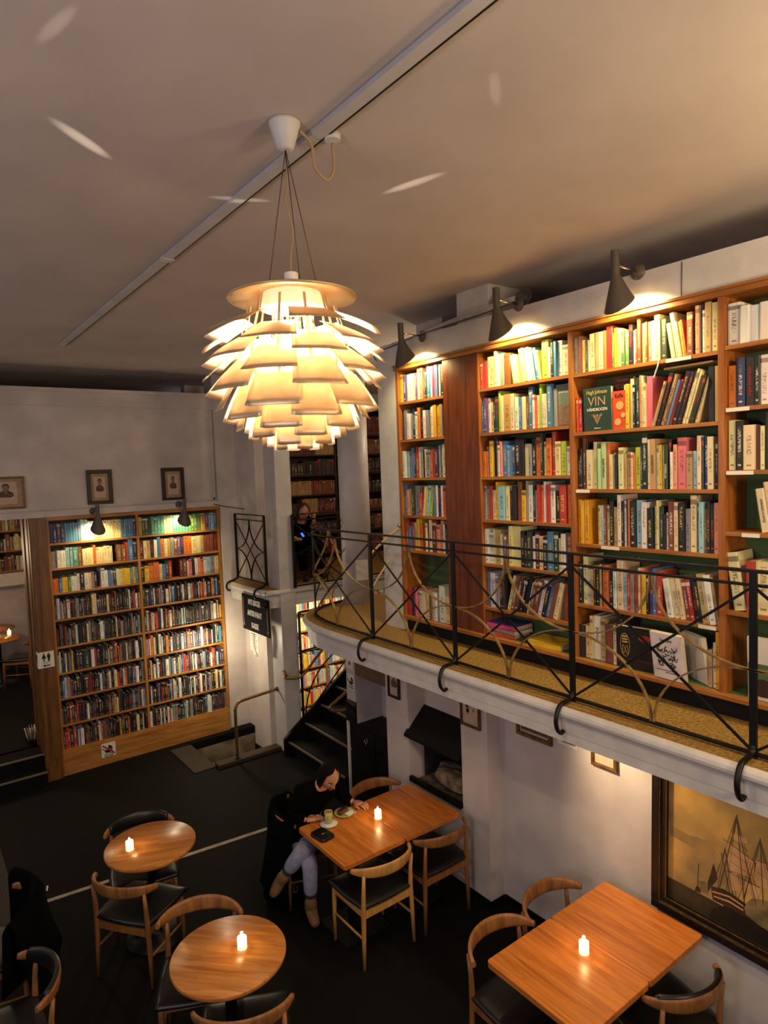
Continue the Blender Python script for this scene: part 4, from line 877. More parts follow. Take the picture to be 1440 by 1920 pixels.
# ---------------------------------------------------------------- candles
def candle(x, y, z, label, r=.031, h=.092, lit=1.0):
    t = thing('candle', label, 'candle', (x, y, z), 0, 'lit candles')
    MB().lathe([(0, 0.002), (r-.003, 0.002), (r-.003, h*.74), (r*.75, h*.72), (.004, h*.70)], seg=22).build('wax', 'wax', t)
    MB().lathe([(r-.001, .0), (r, .004), (r, h), (r-.0018, h), (r-.0018, .004)], seg=22, cap=False).build('glass_tumbler', 'glass', t)
    MB().lathe([(.0005, h*.71), (.005, h*.77), (.006, h*.83), (.0035, h*.95), (.0004, h*1.08)], seg=10).build('flame', 'flame', t)
    l = light('candle_light', 'POINT', (x, y, z+h*1.15), .42*lit, (1, .62, .26), shadow_soft_size=.012)
candle(2.97, 4.205, .7402, 'small lit candle on the square tables beside the plate'); candle(3.0, 2.255, .7402, 'lit candle in a tumbler on the front right tables')
candle(1.27, 5.075, .7402, 'lit candle on the farther round table'); candle(1.49, 3.56, .7402, 'lit candle on the nearer round table')
# ---------------------------------------------------------------- things on the person's table
t = thing('plate', 'green plate with a slice of cake beside the cup', 'plate', (2.80, 4.44, .7402))
MB().lathe([(0, .0), (.05, 0), (.055, .004), (.082, .012), (.085, .015), (.082, .0165), (.055, .008), (0, .006)], seg=36).build('dish', 'ceramic_green', t)
t = thing('cake_slice', 'slice of chocolate-topped cake lying on the green plate', 'cake', (2.79, 4.45, .7485), .3)
MB().prism(rrect(-.05, .05, -.02, .02, .006), 0, .032).build('sponge', 'cake', t, bev=.004)
mb = MB()
for k in range(6): mb.tube([(-.042+.017*k, -.018, .034), (-.036+.017*k, 0, .038), (-.042+.017*k, .018, .034)], .0055, 6)
mb.build('chocolate_topping', 'chocolate', t)
o = tag(MB().prism([(-.03, -.035), (.05, -.03), (.04, .03), (-.035, .02)], 0, .002).build('napkin', 'napkin', loc=(2.825, 4.405, .7525)), 'white napkin under the cake slice on the green plate', 'napkin'); 
t = thing('saucer', 'pale saucer with a crumpled napkin under the green cup', 'saucer', (2.615, 4.385, .7402)); MB().lathe([(0, 0), (.04, 0), (.07, .01), (.072, .013), (.04, .006), (0, .005)], seg=30).build('dish', 'ceramic_white', t)
tag(MB().prism([(-.055, -.04), (.045, -.055), (.055, .045), (-.04, .05)], 0, .0025).build('napkin', 'napkin', loc=(2.61, 4.38, .7535), rot=(0, 0, .3)), 'white napkin between the green cup and its saucer', 'napkin')
t = thing('coffee_cup', 'tall green cup of milky coffee on the saucer', 'cup', (2.615, 4.385, .7565), .6)
MB().lathe([(0, 0), (.024, 0), (.027, .004), (.031, .05), (.034, .092), (.031, .092), (.028, .05), (.024, .008), (0, .006)], seg=30).build('cup_body', 'ceramic_green', t)
MB().lathe([(0, .084), (.029, .084), (.029, .086), (0, .0865)], seg=24).build('coffee', 'coffee', t)
MB().tube(bez((-.03, 0, .078), (-.066, 0, .08), (-.06, 0, .02), (-.027, 0, .022), 12), .0052, 8).build('handle', 'ceramic_green', t)
t = thing('zip_case', 'black zipped case lying at the corner of the square table', 'case', (2.485, 4.27, .7402), .12)
MB().prism(rrect(-.065, .065, -.085, .085, .03), 0, .026).build('case_body', 'leather', t, bev=.008); MB().tube([(.066*c_, .086*s_*1, .0135) for c_, s_ in [(1, -.6), (1.01, 0), (1, .6), (.6, 1), (0, 1.01), (-.6, 1)]], .002, 6).build('zip', 'iron', t)
MB().box(-.012, .012, -.012, -.004, .026, .0268).build('label_patch', 'mat_board', t); MB().lathe([(.0, 0), (.007, .001), (.008, .004), (.005, .007), (0, .008)], (.062, -.05, .0135), 12).build('zip_pull', 'paper', t)
# ---------------------------------------------------------------- people
def skin(name, verts, edges, radii, m, parent=None, sub=2, root=0, extra=None, off=(0, 0, 0)):
    me = bpy.data.meshes.new(name); me.from_pydata([Vector(v)-Vector(off) for v in verts], edges, []); o = bpy.data.objects.new(name, me); COL.objects.link(o)
    md = o.modifiers.new('skin', 'SKIN'); md.use_smooth_shade = True
    for i, r in enumerate(radii):
        sv = me.skin_vertices[0].data[i]; sv.radius = r if isinstance(r, tuple) else (r, r); sv.use_root = (i == root)
    if sub: s2 = o.modifiers.new('sub', 'SUBSURF'); s2.levels = sub; s2.render_levels = sub
    dg = bpy.context.evaluated_depsgraph_get(); ev = o.evaluated_get(dg); nm = bpy.data.meshes.new_from_object(ev); bpy.data.objects.remove(o)
    if extra is not None:
        bm = bmesh.new(); bm.from_mesh(nm)
        for mb in extra:
            vs = [bm.verts.new(Vector(v)-Vector(off)) for v in mb.v]
            for f, s_ in zip(mb.f, mb.sm):
                try: fc = bm.faces.new([vs[i] for i in f]); fc.smooth = True
                except ValueError: pass
        bm.to_mesh(nm); bm.free()
    nm.name = name; nm.materials.clear(); nm.materials.append(MATS[m]); nm.polygons.foreach_set('use_smooth', [True]*len(nm.polygons)); nm.polygons.foreach_set('material_index', [0]*len(nm.polygons))
    o = bpy.data.objects.new(name, nm); COL.objects.link(o)
    if parent is not None: o.parent = parent
    return o
def head_mb(c, fw, up, k=1.0):
    """head with brow, nose, mouth, chin and ears; c centre, fw facing, up crown direction"""
    fw = Vector(fw).normalized(); up = Vector(up); up = (up-fw*up.dot(fw)).normalized(); sd = fw.cross(up); c = Vector(c); mb = MB()
    def P(u, v):
        th = 2*pi*u; ph = pi*v; x = sin(ph)*sin(th); y = sin(ph)*cos(th); z = cos(ph)
        jaw = 1-.30*max(0, -z)**1.5; X = .073*x*jaw; Y = (.092*y if y < 0 else .088*y)*(1-.10*max(0, -z)); Z = .118*z
        f = max(0, y)**6
        g = lambda cx, cz, sx, sz: math.exp(-((x-cx)/sx)**2-((z-cz)/sz)**2)
        Y += f*(.024*g(0, -.12, .16, .16)+.010*g(0, .03, .1, .2)-.012*g(.36, .05, .2, .12)-.012*g(-.36, .05, .2, .12)+.006*g(0, .2, .6, .08)+.008*g(0, -.48, .3, .07)+.010*g(0, -.78, .35, .16)-.005*g(0, -.42, .3, .03)-.004*g(0, -.57, .25, .05))
        return c+(sd*X+fw*Y+up*Z)*k
    mb.grid(P, 40, 28)
    for s in (-1, 1): mb.grid(lambda u, v: c+(sd*(s*.073+s*.010*sin(pi*v)*(.6+.4*cos(2*pi*u)))+fw*(-.008+.018*sin(pi*v)*cos(2*pi*u))+up*(.005+.03*cos(pi*v)))*k, 10, 8)
    return mb
def hair_mb(c, fw, up, k=1.0, length=0):
    fw = Vector(fw).normalized(); up = Vector(up); up = (up-fw*up.dot(fw)).normalized(); sd = fw.cross(up); c = Vector(c); mb = MB()
    def P(u, v):
        th = pi*.36+2*pi*.64*u if v > .42 else 2*pi*(.18+.64*u) ; th = 2*pi*(.18+.64*u); w = v/.42 if v < .42 else 1
        th = th if v > .42 else 2*pi*(.0+u)*(1-w)+th*w
        ph = pi*v*.72; x = sin(ph)*sin(th); y = sin(ph)*cos(th); z = cos(ph); r = 1+.03*sin(9*th)*sin(ph)
        drop = length*max(0, v-.72)/.28
        return c+(sd*.083*x*r+fw*(.103*y*r-.004)+up*(.130*z*r-drop))*k
    mb.grid(P, 40, 18); return mb
def face(parent, c, fw, up, off):
    fw = Vector(fw).normalized(); up = Vector(up); up = (up-fw*up.dot(fw)).normalized(); sd = fw.cross(up); c = Vector(c)
    W_ = lambda x, y, z: c+sd*x+fw*y+up*z
    for s in (-1, 1):
        e = MB(); e.grid(lambda u, v: W_(s*.029+.0125*sin(pi*v)*cos(2*pi*u), .0735+.006*sin(pi*v)*sin(2*pi*u), .008+.007*cos(pi*v)), 12, 8); e.build('eye', 'napkin', parent, off=off)
        e = MB(); e.grid(lambda u, v: W_(s*.029+.005*sin(pi*v)*cos(2*pi*u), .079+.002*sin(pi*v)*sin(2*pi*u), .008+.005*cos(pi*v)), 10, 6); e.build('iris', 'ink', parent.children[-1], off=off)
        MB().tube([W_(s*.012, .083, .026), W_(s*.030, .081, .031), W_(s*.046, .068, .026)], [.003, .0035, .002], 6).build('eyebrow', 'hair', parent, off=off)
    MB().tube([W_(-.022, .077, -.056), W_(-.008, .087, -.054), W_(.008, .087, -.054), W_(.022, .077, -.056)], [.002, .0045, .0045, .002], 6).build('mouth', 'cover_lips', parent, off=off)
def finger(mb, pts, r): mb.tube(pts, [r, r*.95, r*.85, r*.6], 8)
PO = (2.6, 4.75, 0)
person = thing('person', 'person in a black sweater and pale jeans sitting at the square table, reading', 'person', PO)
pel = (2.60, 4.80, .53); hd = (2.665, 4.435, 1.105); fwd = (-.02, -.78, -.62); upv = (.05, -.55, .8)
V = [pel, (2.60, 4.76, .70), (2.615, 4.68, .86), (2.635, 4.58, .97), (2.65, 4.50, 1.03), (2.655, 4.47, 1.07),
     (2.80, 4.63, .945), (2.90, 4.66, .81), (2.905, 4.56, .775), (2.945, 4.505, .768),
     (2.475, 4.57, .945), (2.41, 4.63, .80), (2.45, 4.545, .785), (2.49, 4.515, .768),
     (2.70, 4.78, .52), (2.52, 4.55, .545), (2.40, 4.435, .585), (2.345, 4.54, .43), (2.30, 4.655, .27), (2.255, 4.66, .20),
     (2.52, 4.78, .51), (2.47, 4.56, .50), (2.43, 4.385, .49), (2.432, 4.40, .28), (2.44, 4.425, .09), (2.415, 4.34, .04)]
E_ = [(0, 1), (1, 2), (2, 3), (3, 4), (4, 5), (3, 6), (6, 7), (7, 8), (8, 9), (3, 10), (10, 11), (11, 12), (12, 13), (0, 14), (14, 15), (15, 16), (16, 17), (17, 18), (18, 19), (0, 20), (20, 21), (21, 22), (22, 23), (23, 24), (24, 25)]
RD = [.095, .095, .105, .08, .045, .045, .045, .036, .030, .024, .045, .036, .030, .024, .055, .05, .038, .034, .03, .028, .055, .05, .038, .034, .03, .028]
hand = MB()
def hand_at(mb, wr, d, side, up=(0, 0, 1), L=.95):
    wr = Vector(wr); d = Vector(d).normalized(); side = Vector(side).normalized(); up = Vector(up)
    mb.tube([wr, wr+d*.03*L, wr+d*.07*L, wr+d*.088*L], [.022, .028, .030, .022], 10, flat=(1.25, .62))
    for i, (o_, l) in enumerate(((-.03, .066), (-.01, .075), (.01, .07), (.029, .055))):
        b = wr+d*.082*L+side*o_; mb.tube([b, b+d*l*.45+up*.004, b+d*l*.8-up*.008, b+d*l*.95-up*.022], [.0088, .0085, .0078, .0055], 8)
    b = wr+d*.03*L-side*.03; mb.tube([b, b+d*.025-side*.02, b+d*.052-side*.024-up*.006, b+d*.068-side*.02-up*.012], [.0105, .0098, .0088, .006], 8)
hand_at(hand, (2.94, 4.51, .768), (.35, -.9, -.03), (.9, .35, 0)); hand_at(hand, (2.485, 4.518, .768), (.95, -.25, -.03), (-.25, -.95, 0))
skin('body', V, E_, RD, 'skin', person, extra=[head_mb(hd, fwd, upv, 1.0), hand], off=PO)
face(person, hd, fwd, upv, PO)
hair_mb(hd, fwd, upv, 1.0, .03).build('hair', 'hair', person, off=PO)
sv = V[:5]+V[6:10]+V[10:14]; se = [(0, 1), (1, 2), (2, 3), (3, 4), (3, 5), (5, 6), (6, 7), (7, 8), (3, 9), (9, 10), (10, 11), (11, 12)]
sv[8] = tuple(Vector(V[8]).lerp(Vector(V[9]), .75)); sv[12] = tuple(Vector(V[12]).lerp(Vector(V[13]), .75))
skin('sweater', sv, se, [(.135, .125), .135, .145, .11, .058, .078, .06, .052, .04, .078, .06, .052, .04], 'fabric_dark', person, off=PO)
JL = lambda i: tuple(Vector(V[i]).lerp(Vector(V[i-1]), .72))
skin('jeans', [V[0]]+V[14:18]+[JL(18)]+V[20:24]+[JL(24)], [(0, 1), (1, 2), (2, 3), (3, 4), (4, 5), (0, 6), (6, 7), (7, 8), (8, 9), (9, 10)], [(.135, .13), .10, .088, .07, .062, .05, .10, .088, .068, .06, .056], 'denim', person, off=PO)
for a, b, c, up_ in ((V[17], V[18], V[19], (-.045, .012, -.055)), (V[23], V[24], V[25], (-.02, -.08, -.012))):
    A = Vector(a); B = Vector(b); Cc = Vector(c); top = B.lerp(A, .66); U = Vector(up_)
    bt = skin('boot', [tuple(top), tuple(B.lerp(A, .15)), tuple(B), tuple(B+U*.7+Vector((0, 0, -.012))), tuple(B+U*1.7+Vector((0, 0, -.025)))], [(0, 1), (1, 2), (2, 3), (3, 4)], [.056, .054, .05, .05, .034], 'boot_suede', person, off=PO)
    skin('sock', [tuple(B.lerp(A, .62)), tuple(B.lerp(A, .80))], [(0, 1)], [.058, .056], 'sock', person, off=PO)
# coat over the chair's back and a bag under the seat
def drape(name, cx, cy, rz, wd, top, lowb, lowf, m, label, cat, seed, dp=.05):
    r_ = random.Random(seed); ph = [r_.uniform(0, 6) for _ in range(6)]
    def P(u, v):
        x = (u-.5)*wd; s = v*2-1      # s<0 inside of the backrest, s>0 outside
        hang = (lowf if s < 0 else lowb); a = abs(s); arc = .30*(u*2-1)
        flare = 1+.25*a*(.5+.5*sin(3*u+ph[0]))
        y = (-.03 if s > 0 else .03)*min(1, a*6)-(.10*a*a if s > 0 else -.02*a)+.018*sin(9*u+ph[1])*a*1.3+.010*sin(17*u+ph[2]+2*a)*a+.165*(1-cos((u*2-1)*1.2))/(1-cos(1.2))
        z = top-hang*a**1.15+.02*sin(6*u+ph[3])*a+.012*sin(11*u+ph[4])-.05*abs(u*2-1)**2
        return (x*flare, y-.30, z)
    o = MB().sheet(P, 36, 40, .012).build(name, m, loc=(cx, cy, 0), rot=(0, 0, rz)); return tag(o, label, cat)
c_ = drape('coat', PC[0], PC[1], radians(PROT), .56, .80, .70, .25, 'fabric_black', 'long black coat hung over the back of the seated person\'s chair', 'coat', 3)
c_ = drape('coat', .33, 4.98, radians(80), .66, .84, .50, .44, 'fabric_black', 'bulky black coat thrown over the chair at the left edge', 'coat', 11)
MB().box(-.02, .02, -.004, .004, -.03, .0).build('care_tag', 'paper', c_, loc=(.03, -.352, .77), rot=(.3, .4, .2))
bg = thing('bag', 'black tote bag with pale letters under the seated person\'s chair', 'bag', (2.44, 4.74, 0), .5)
MB().sheet(lambda u, v: ((u-.5)*.30*(1-.1*v), .05*sin(pi*u)*(1-v*.6)-.05, .005+.27*v+.01*sin(7*u)), 14, 8, .01).sheet(lambda u, v: ((u-.5)*.30*(1-.1*v), .05-.05*sin(pi*u)*(1-v*.6)+.04, .005+.27*v+.01*sin(6*u)), 14, 8, .01).build('bag_body', 'fabric_black', bg)
MB().tube(bez((-.07, 0, .26), (-.06, .02, .40), (.06, .02, .40), (.07, 0, .26)), .007, 6).build('strap', 'fabric_black', bg)
text('G', .12, (-.03, -.062, .14), (pi/2, 0, 0), 'mat_board', bg, 'print')
# person up on the gallery, in dark clothes, hand raised to the hair
GO = (4.25, 7.75, ZB)
gp = thing('person', 'dark-dressed person sitting up behind the stairwell railing, hand raised', 'person', GO)
gh = (4.36, 7.62, 3.02); gf = (-.25, -.8, -.5); gu = (0, -.3, .9)
GV = [(4.45, 7.98, 2.58), (4.44, 7.93, 2.74), (4.42, 7.83, 2.86), (4.39, 7.70, 2.93), (4.37, 7.66, 2.97), (4.55, 7.78, 2.86), (4.56, 7.66, 2.68), (4.44, 7.5, 2.86), (4.415, 7.44, 2.925), (4.27, 7.77, 2.85), (4.22, 7.68, 2.68), (4.20, 7.56, 2.68),
      (4.54, 7.92, 2.57), (4.58, 7.62, 2.58), (4.58, 7.60, 2.22), (4.35, 7.92, 2.57), (4.32, 7.62, 2.58), (4.32, 7.60, 2.22)]
GE = [(0, 1), (1, 2), (2, 3), (3, 4), (2, 5), (5, 6), (6, 7), (7, 8), (2, 9), (9, 10), (10, 11), (0, 12), (12, 13), (13, 14), (0, 15), (15, 16), (16, 17)]
GR = [.12, .12, .13, .06, .045, .06, .045, .035, .026, .06, .045, .035, .09, .07, .05, .09, .07, .05]
gm = MB(); hand_at(gm, (4.41, 7.435, 2.93), (-.1, -.1, 1), (.9, -.4, 0), (0, 1, 0), .9); hand_at(gm, (4.20, 7.55, 2.68), (-.2, -1, .1), (1, -.2, 0))
skin('body', GV, GE, GR, 'skin', gp, extra=[head_mb(gh, gf, gu), gm], off=GO)
face(gp, gh, gf, gu, GO)
hair_mb(gh, gf, gu, 1.02, .10).build('hair', 'hair_auburn', gp, off=GO)
gsv = GV[:4]+[GV[5], GV[6], tuple(Vector(GV[6]).lerp(Vector(GV[7]), .9))]+[GV[9], GV[10], tuple(Vector(GV[10]).lerp(Vector(GV[11]), .8))]
skin('sweater', gsv, [(0, 1), (1, 2), (2, 3), (2, 4), (4, 5), (5, 6), (2, 7), (7, 8), (8, 9)], [.14, .14, .15, .075, .08, .062, .045, .08, .062, .045], 'fabric_dark', gp, off=GO)
skin('trousers', [GV[0]]+GV[12:18], [(0, 1), (1, 2), (2, 3), (0, 4), (4, 5), (5, 6)], [.14, .11, .085, .065, .11, .085, .065], 'fabric_black', gp, off=GO)
skin('shoe', [(4.58, 7.62, 2.15), (4.58, 7.5, 2.14)], [(0, 1)], [.048, .04], 'leather', gp, off=GO); skin('shoe', [(4.32, 7.62, 2.15), (4.32, 7.5, 2.14)], [(0, 1)], [.048, .04], 'leather', gp, off=GO)
tag(MB().prism(rrect(-.018, .018, -.03, .03, .006), 0, .009).build('phone', 'phone_blue', loc=(4.24, 7.46, 2.735), rot=(.9, 0, .3)), 'phone with a glowing blue screen held by the person on the balcony', 'phone')
tag(MB().box(4.25, 4.65, 7.78, 8.2, 2.101, 2.46).build('bench', 'case_hall', bev=.01), 'dark box seat under the person behind the stairwell railing', 'bench')
# ---------------------------------------------------------------- the big layered pendant lamp
LX, LY = 1.316, 2.311
def zk(z): return 3.55+1.23*(z-3.55)
lo_ = (LX, LY, zk(3.9))
lamp = thing('pendant_lamp', 'big pendant lamp of overlapping brass leaves hanging from the ceiling', 'pendant lamp', lo_)
azc = math.atan2(-LY, -LX)
ROWL = [(.274, 3.988, 24, .135), (.284, 3.936, 28, .135), (.288, 3.896, 33, .135), (.288, 3.846, 39, .138), (.280, 3.80, 47, .140), (.257, 3.745, 56, .138), (.228, 3.715, 64, .132), (.192, 3.684, 71, .122), (.152, 3.660, 77, .108), (.112, 3.636, 81, .09), (.074, 3.622, 84, .075)]
inner = []
for k, (ro_, zo, a, ln) in enumerate(ROWL):
    ro_, ln, zo = ro_*1.23, ln*1.23, zk(zo); a = radians(a); ri, zi = ro_-ln*cos(a), zo+ln*sin(a); inner.append((ri, zi))
    wo = .68*ro_ if k > 4 else .205; wi = wo*(.66 if k < 5 else .80)
    for j in range(6):
        az = azc+radians(15 if k % 2 == 0 else -15)+j*pi/3
        er = Vector((cos(az), sin(az), 0)); et = Vector((-sin(az), cos(az), 0))
        def P(u, v):
            x = (.5-u)*(wi+(wo-wi)*v); c = .55*x*x; vv = v-.035*(abs(2*u-1)**9)*(1 if v > .9 else 0)
            r = ri+(ro_-ri)*vv; z = zi+(zo-zi)*vv-.006*sin(pi*v)*0
            n = Vector((sin(a)*er.x, sin(a)*er.y, cos(a)))
            return Vector((LX, LY, 0))+er*r+et*x+Vector((0, 0, z))-n*c*(.5+.5*v)+n*.004*sin(pi*v)
        MB().sheet(P, 8, 6, .0016, 0, 1).build('leaf', ['leaf_brass', 'leaf_white'], lamp, off=lo_)
for j in range(12):
    az = azc+radians(15)+j*pi/6; er = Vector((cos(az), sin(az), 0)); prt = [(.17, zk(4.09))]+[(r-.004, z) for r, z in inner[(0 if j % 2 == 0 else 1)::2]]+[(.05, zk(3.64))]
    MB().bar([Vector((LX, LY, z))+er*r for r, z in prt], .010, .003, [er+Vector((0, 0, .01))]*len(prt)).build('frame_strut', 'leaf_brass', lamp, off=lo_)
MB().lathe([(.05, zk(4.128)), (.11, zk(4.122)), (.250, zk(4.100)), (.254, zk(4.106)), (.11, zk(4.140)), (.04, zk(4.150))], (LX, LY, 0), 56, cap=True).build('top_plate', 'leaf_brass', lamp, off=lo_)
MB().lathe([(.026, zk(4.145)), (.027, zk(4.182)), (.025, zk(4.184)), (.0, zk(4.184))], (LX, LY, 0), 24).build('socket_cap', 'leaf_white', lamp, off=lo_)
MB().lathe([(.125, zk(4.07)), (.112, zk(4.118)), (.06, zk(4.12))], (LX, LY, 0), 40, cap=False).build('diffuser_ring', 'frosted', lamp, off=lo_)
mb = MB()
for j in range(14):
    az = j*2*pi/14; mb.tube([(LX+.075*cos(az), LY+.075*sin(az), zk(4.06)), (LX+.085*cos(az), LY+.085*sin(az), zk(3.98))], .006, 6)
mb.build('reflector_rods', 'polished_metal', lamp, off=lo_)
MB().lathe([(0, zk(3.86)), (.03, zk(3.87)), (.045, zk(3.905)), (.04, zk(3.94)), (.018, zk(3.985)), (.018, zk(4.03))], (LX, LY, 0), 24).build('bulb', 'bulb_glow', lamp, off=lo_)
mb = MB().lathe([(.018, ZC-.105), (.032, ZC-.10), (.060, ZC-.012), (.062, ZC-.002)], (LX, LY, 0), 32); mb.build('ceiling_rose', 'white_paint', lamp, off=lo_)
for j, (dx, dy) in enumerate(((-.09, .02), (.06, -.09), (.075, .055))): MB().tube([(LX, LY, ZC-.1), (LX+dx, LY+dy, zk(4.135))], .0016, 5).build('suspension_wire', 'steel_wire', lamp, off=lo_)
rr = random.Random(5)
MB().tube(catmull([(LX+.012*rr.uniform(-1, 1), LY+.012*rr.uniform(-1, 1), ZC-.1-(ZC-.1-zk(4.184))*k/7) for k in range(8)], 4), .0036, 6).build('flex_cable', 'rope', lamp, off=lo_)
MB().tube(catmull([(LX+.05, LY-.03, ZC-.03), (LX+.10, LY-.03, ZC-.07), (LX+.11, LY-.03, ZC-.15), (LX+.165, LY-.03, ZC-.19), (LX+.2, LY-.03, ZC-.14), (LX+.198, LY-.03, ZC-.04)], 5), .0062, 8).build('loop_cable', 'rope', lamp, off=lo_)
MB().lathe([(.032, ZC-.03), (.034, ZC-.002)], (LX+.20, LY-.03, 0), 20).build('ceiling_hook', 'white_paint', lamp, off=lo_)
light('pendant_light', 'SPOT', (LX, LY, zk(4.06)), 60, (1, .79, .53), target=(LX, LY, 0), spot_size=radians(172), spot_blend=.25, shadow_soft_size=.045)
light('pendant_light', 'POINT', (LX, LY, zk(3.88)), 6, (1, .76, .48), shadow_soft_size=.05)
# added narrow spots imitate glints that the lamp's polished edges throw on the ceiling
for (x, y), L_, ang, e in (((.71, 2.86), .40, math.atan2(.29, .36), 1.0), ((2.09, 2.47), .42, math.atan2(-.47, .14), .8), ((1.48, 3.06), .36, math.atan2(-.15, .38), .5), ((1.84, 1.70), .30, math.atan2(.23, .27), .22), ((.49, 2.19), .30, math.atan2(-.29, .07), .3)):
    src = Vector((LX, LY, zk(4.20))); tgt = Vector((x, y, ZC)); dr = (tgt-src); d = dr.length; dr.normalize(); ax = Vector((cos(ang), sin(ang), 0)); ax = (ax-dr*ax.dot(dr)).normalized(); yv = (-dr).cross(ax)
    o = light('glint_spot', 'SPOT', src+dr*.02, e*26, (1, .86, .70), spot_size=2*math.atan(L_/2/d), spot_blend=1.0, shadow_soft_size=.001)
    m = Matrix(((ax.x, yv.x, -dr.x, src.x+dr.x*.02), (ax.y, yv.y, -dr.y, src.y+dr.y*.02), (ax.z, yv.z, -dr.z, src.z+dr.z*.02), (0, 0, 0, 1))); o.matrix_world = m @ Matrix.Diagonal((1, .11, 1, 1))
# ceiling track
t = thing('ceiling_track', 'long thin white cable track running along the ceiling past the lamp', 'track', (1.46, 4, ZC))
MB().box(-.030, .022, -5.5, 3.15, -.022, -.001).build('cover_strip', 'column_paint', t); MB().box(.0225, .034, -5.5, 3.15, -.02, -.001).build('dark_slot', 'iron', t)
MB().box(-.032, .036, .05, .11, -.026, -.0005).build('joint_clip', 'white_paint', t)
# ---------------------------------------------------------------- wall lamps
def wall_lamp(loc, rz, label, energy, arm=.20, tilt=.0):
    """loc: centre of the wall plate; local +x points into the wall"""
    t = thing('wall_lamp', label, 'wall lamp', loc, rz, 'cone wall lamps'); hx = -arm
    def ring(t_):
        if t_ < .42: c = (hx+.01*t_, 0, .085-.135*t_/.42); r = .024; k = 0
        else: q = (t_-.42)/.58; c = (hx+.006+.03*q, 0, -.05-.165*q); r = .024+.060*q; k = .75*q
        return c, r, k
    def P(u, v, g=0):
        c, r, k = ring(v); a = -2*pi*u; x = r*cos(a); y = r*sin(a); return (c[0]+x*(1-g), y*(1-g), c[2]+k*x)
    mb = MB(); mb.grid(P, 28, 26); c, r, k = ring(0); mb.add([(c[0]+r*cos(a), r*sin(a), c[2]) for a in [2*pi*i/28 for i in range(28)]], [list(range(28))], 0)
    mb.build('shade', 'lamp_taupe', t)
    mb = MB(); mb.grid(lambda u, v: P(1-u, .45+.548*v, .06), 28, 14); mb.build('shade_inside', 'lamp_inner', t)
    MB().tube([(hx, 0, .005), (0, 0, 0)], .006, 8).build('arm', 'polished_metal', t)
    MB().lathe([(.0, .02), (.02, .02), (.046, .004), (.047, 0)], (0, 0, 0), 24).build('wall_plate', 'lamp_taupe', t, loc=(0, 0, 0), rot=(0, -pi/2, 0))
    MB().lathe([(0, -.03), (.016, -.025), (.022, -.005), (.016, .015), (.012, .04)], (hx+.015, 0, -.10), 16).build('bulb', 'lamp_bulb', t)
    m = Matrix.Translation(loc) @ Matrix.Rotation(rz, 4, 'Z'); p = m @ Vector((hx+.03, 0, -.150)); q = m @ Vector((hx+.30, 0, -.55))
    light('wall_lamp_light', 'SPOT', p, energy, (1, .80, .40), target=q, spot_size=2.8, spot_blend=.5, shadow_soft_size=.025)
for y, z, lb in ((4.22, 4.635, 'cone wall lamp on the balcony wall, nearest the corner by the pendant lamp'), (3.17, 4.665, 'cone wall lamp beside the cable bundle, middle of the balcony wall'), (2.25, 4.655, 'biggest-looking cone wall lamp, above the broad middle bay of books')):
    wall_lamp((3.618, y, z), 0, lb, 17 if y > 4 else 24, arm=.23)
wall_lamp((1.97, 8.553, 3.165), pi/2, 'cone wall lamp over the back bookcase, below the middle portrait', 9); wall_lamp((3.03, 8.553, 3.18), pi/2, 'cone wall lamp over the back bookcase, below the portrait nearest the corner', 9)
# duct and cables
tag(MB().prism(rrect(3.66, 4.1, 3.50, 3.85, .01), 4.651, 4.899).build('duct_box', 'white_paint'), 'white boxed duct standing on the wall ledge between two wall lamps', 'box')
t = thing('cable', 'grey cables running along the top of the balcony wall to a coil', 'cable', (3.6, 3.8, 4.66))
for k in range(4):
    mb = MB(); mb.tube(catmull([(3.608, 4.62, 4.62+.008*k), (3.606, 4.3, 4.652), (3.604, 3.9, 4.66+.010*k), (3.61, 3.5, 4.672+.014*k), (3.61, 3.2, 4.69+.012*k)], 5), .0055, 6); mb.build('strand', 'column_paint' if k else 'lamp_taupe', t, off=(3.6, 3.8, 4.66))
mb = MB(); rr = random.Random(8)
for k in range(5): r_ = .025+.008*k; mb.tube([(3.65-.004*k, 3.15+rr.uniform(-.01, .01)+r_*1.3*cos(a), 4.712+r_*sin(a)) for a in [2*pi*i/18 for i in range(19)]], .0045, 6)
mb.build('coil', 'lamp_taupe', t, off=(3.6, 3.8, 4.66))
tag(MB().tube(catmull([(3.615, 4.5, 4.63), (3.63, 4.9, 4.60), (3.68, 4.93, 4.52), (3.70, 4.93, 4.42), (3.72, 4.93, 4.36)], 5), .005, 6).build('cable', 'iron'), 'black cable bending round the wall end beside the pendant lamp', 'cable')
tag(MB().tube([(3.617, 1.98, 4.64), (3.617, 1.985, 4.45)], .002, 5).build('cable', 'steel_wire'), 'thin hanging wire on the wall right of the biggest wall lamp', 'cable')
tag(MB().tube(catmull([(3.5, 8.535, 3.16), (3.65, 8.53, 3.12), (3.8, 8.5, 3.09), (3.86, 8.3, 3.07)], 5), .006, 6).build('cable', 'iron'), 'dark cable from the back bookcase top to the small balcony railing', 'cable')
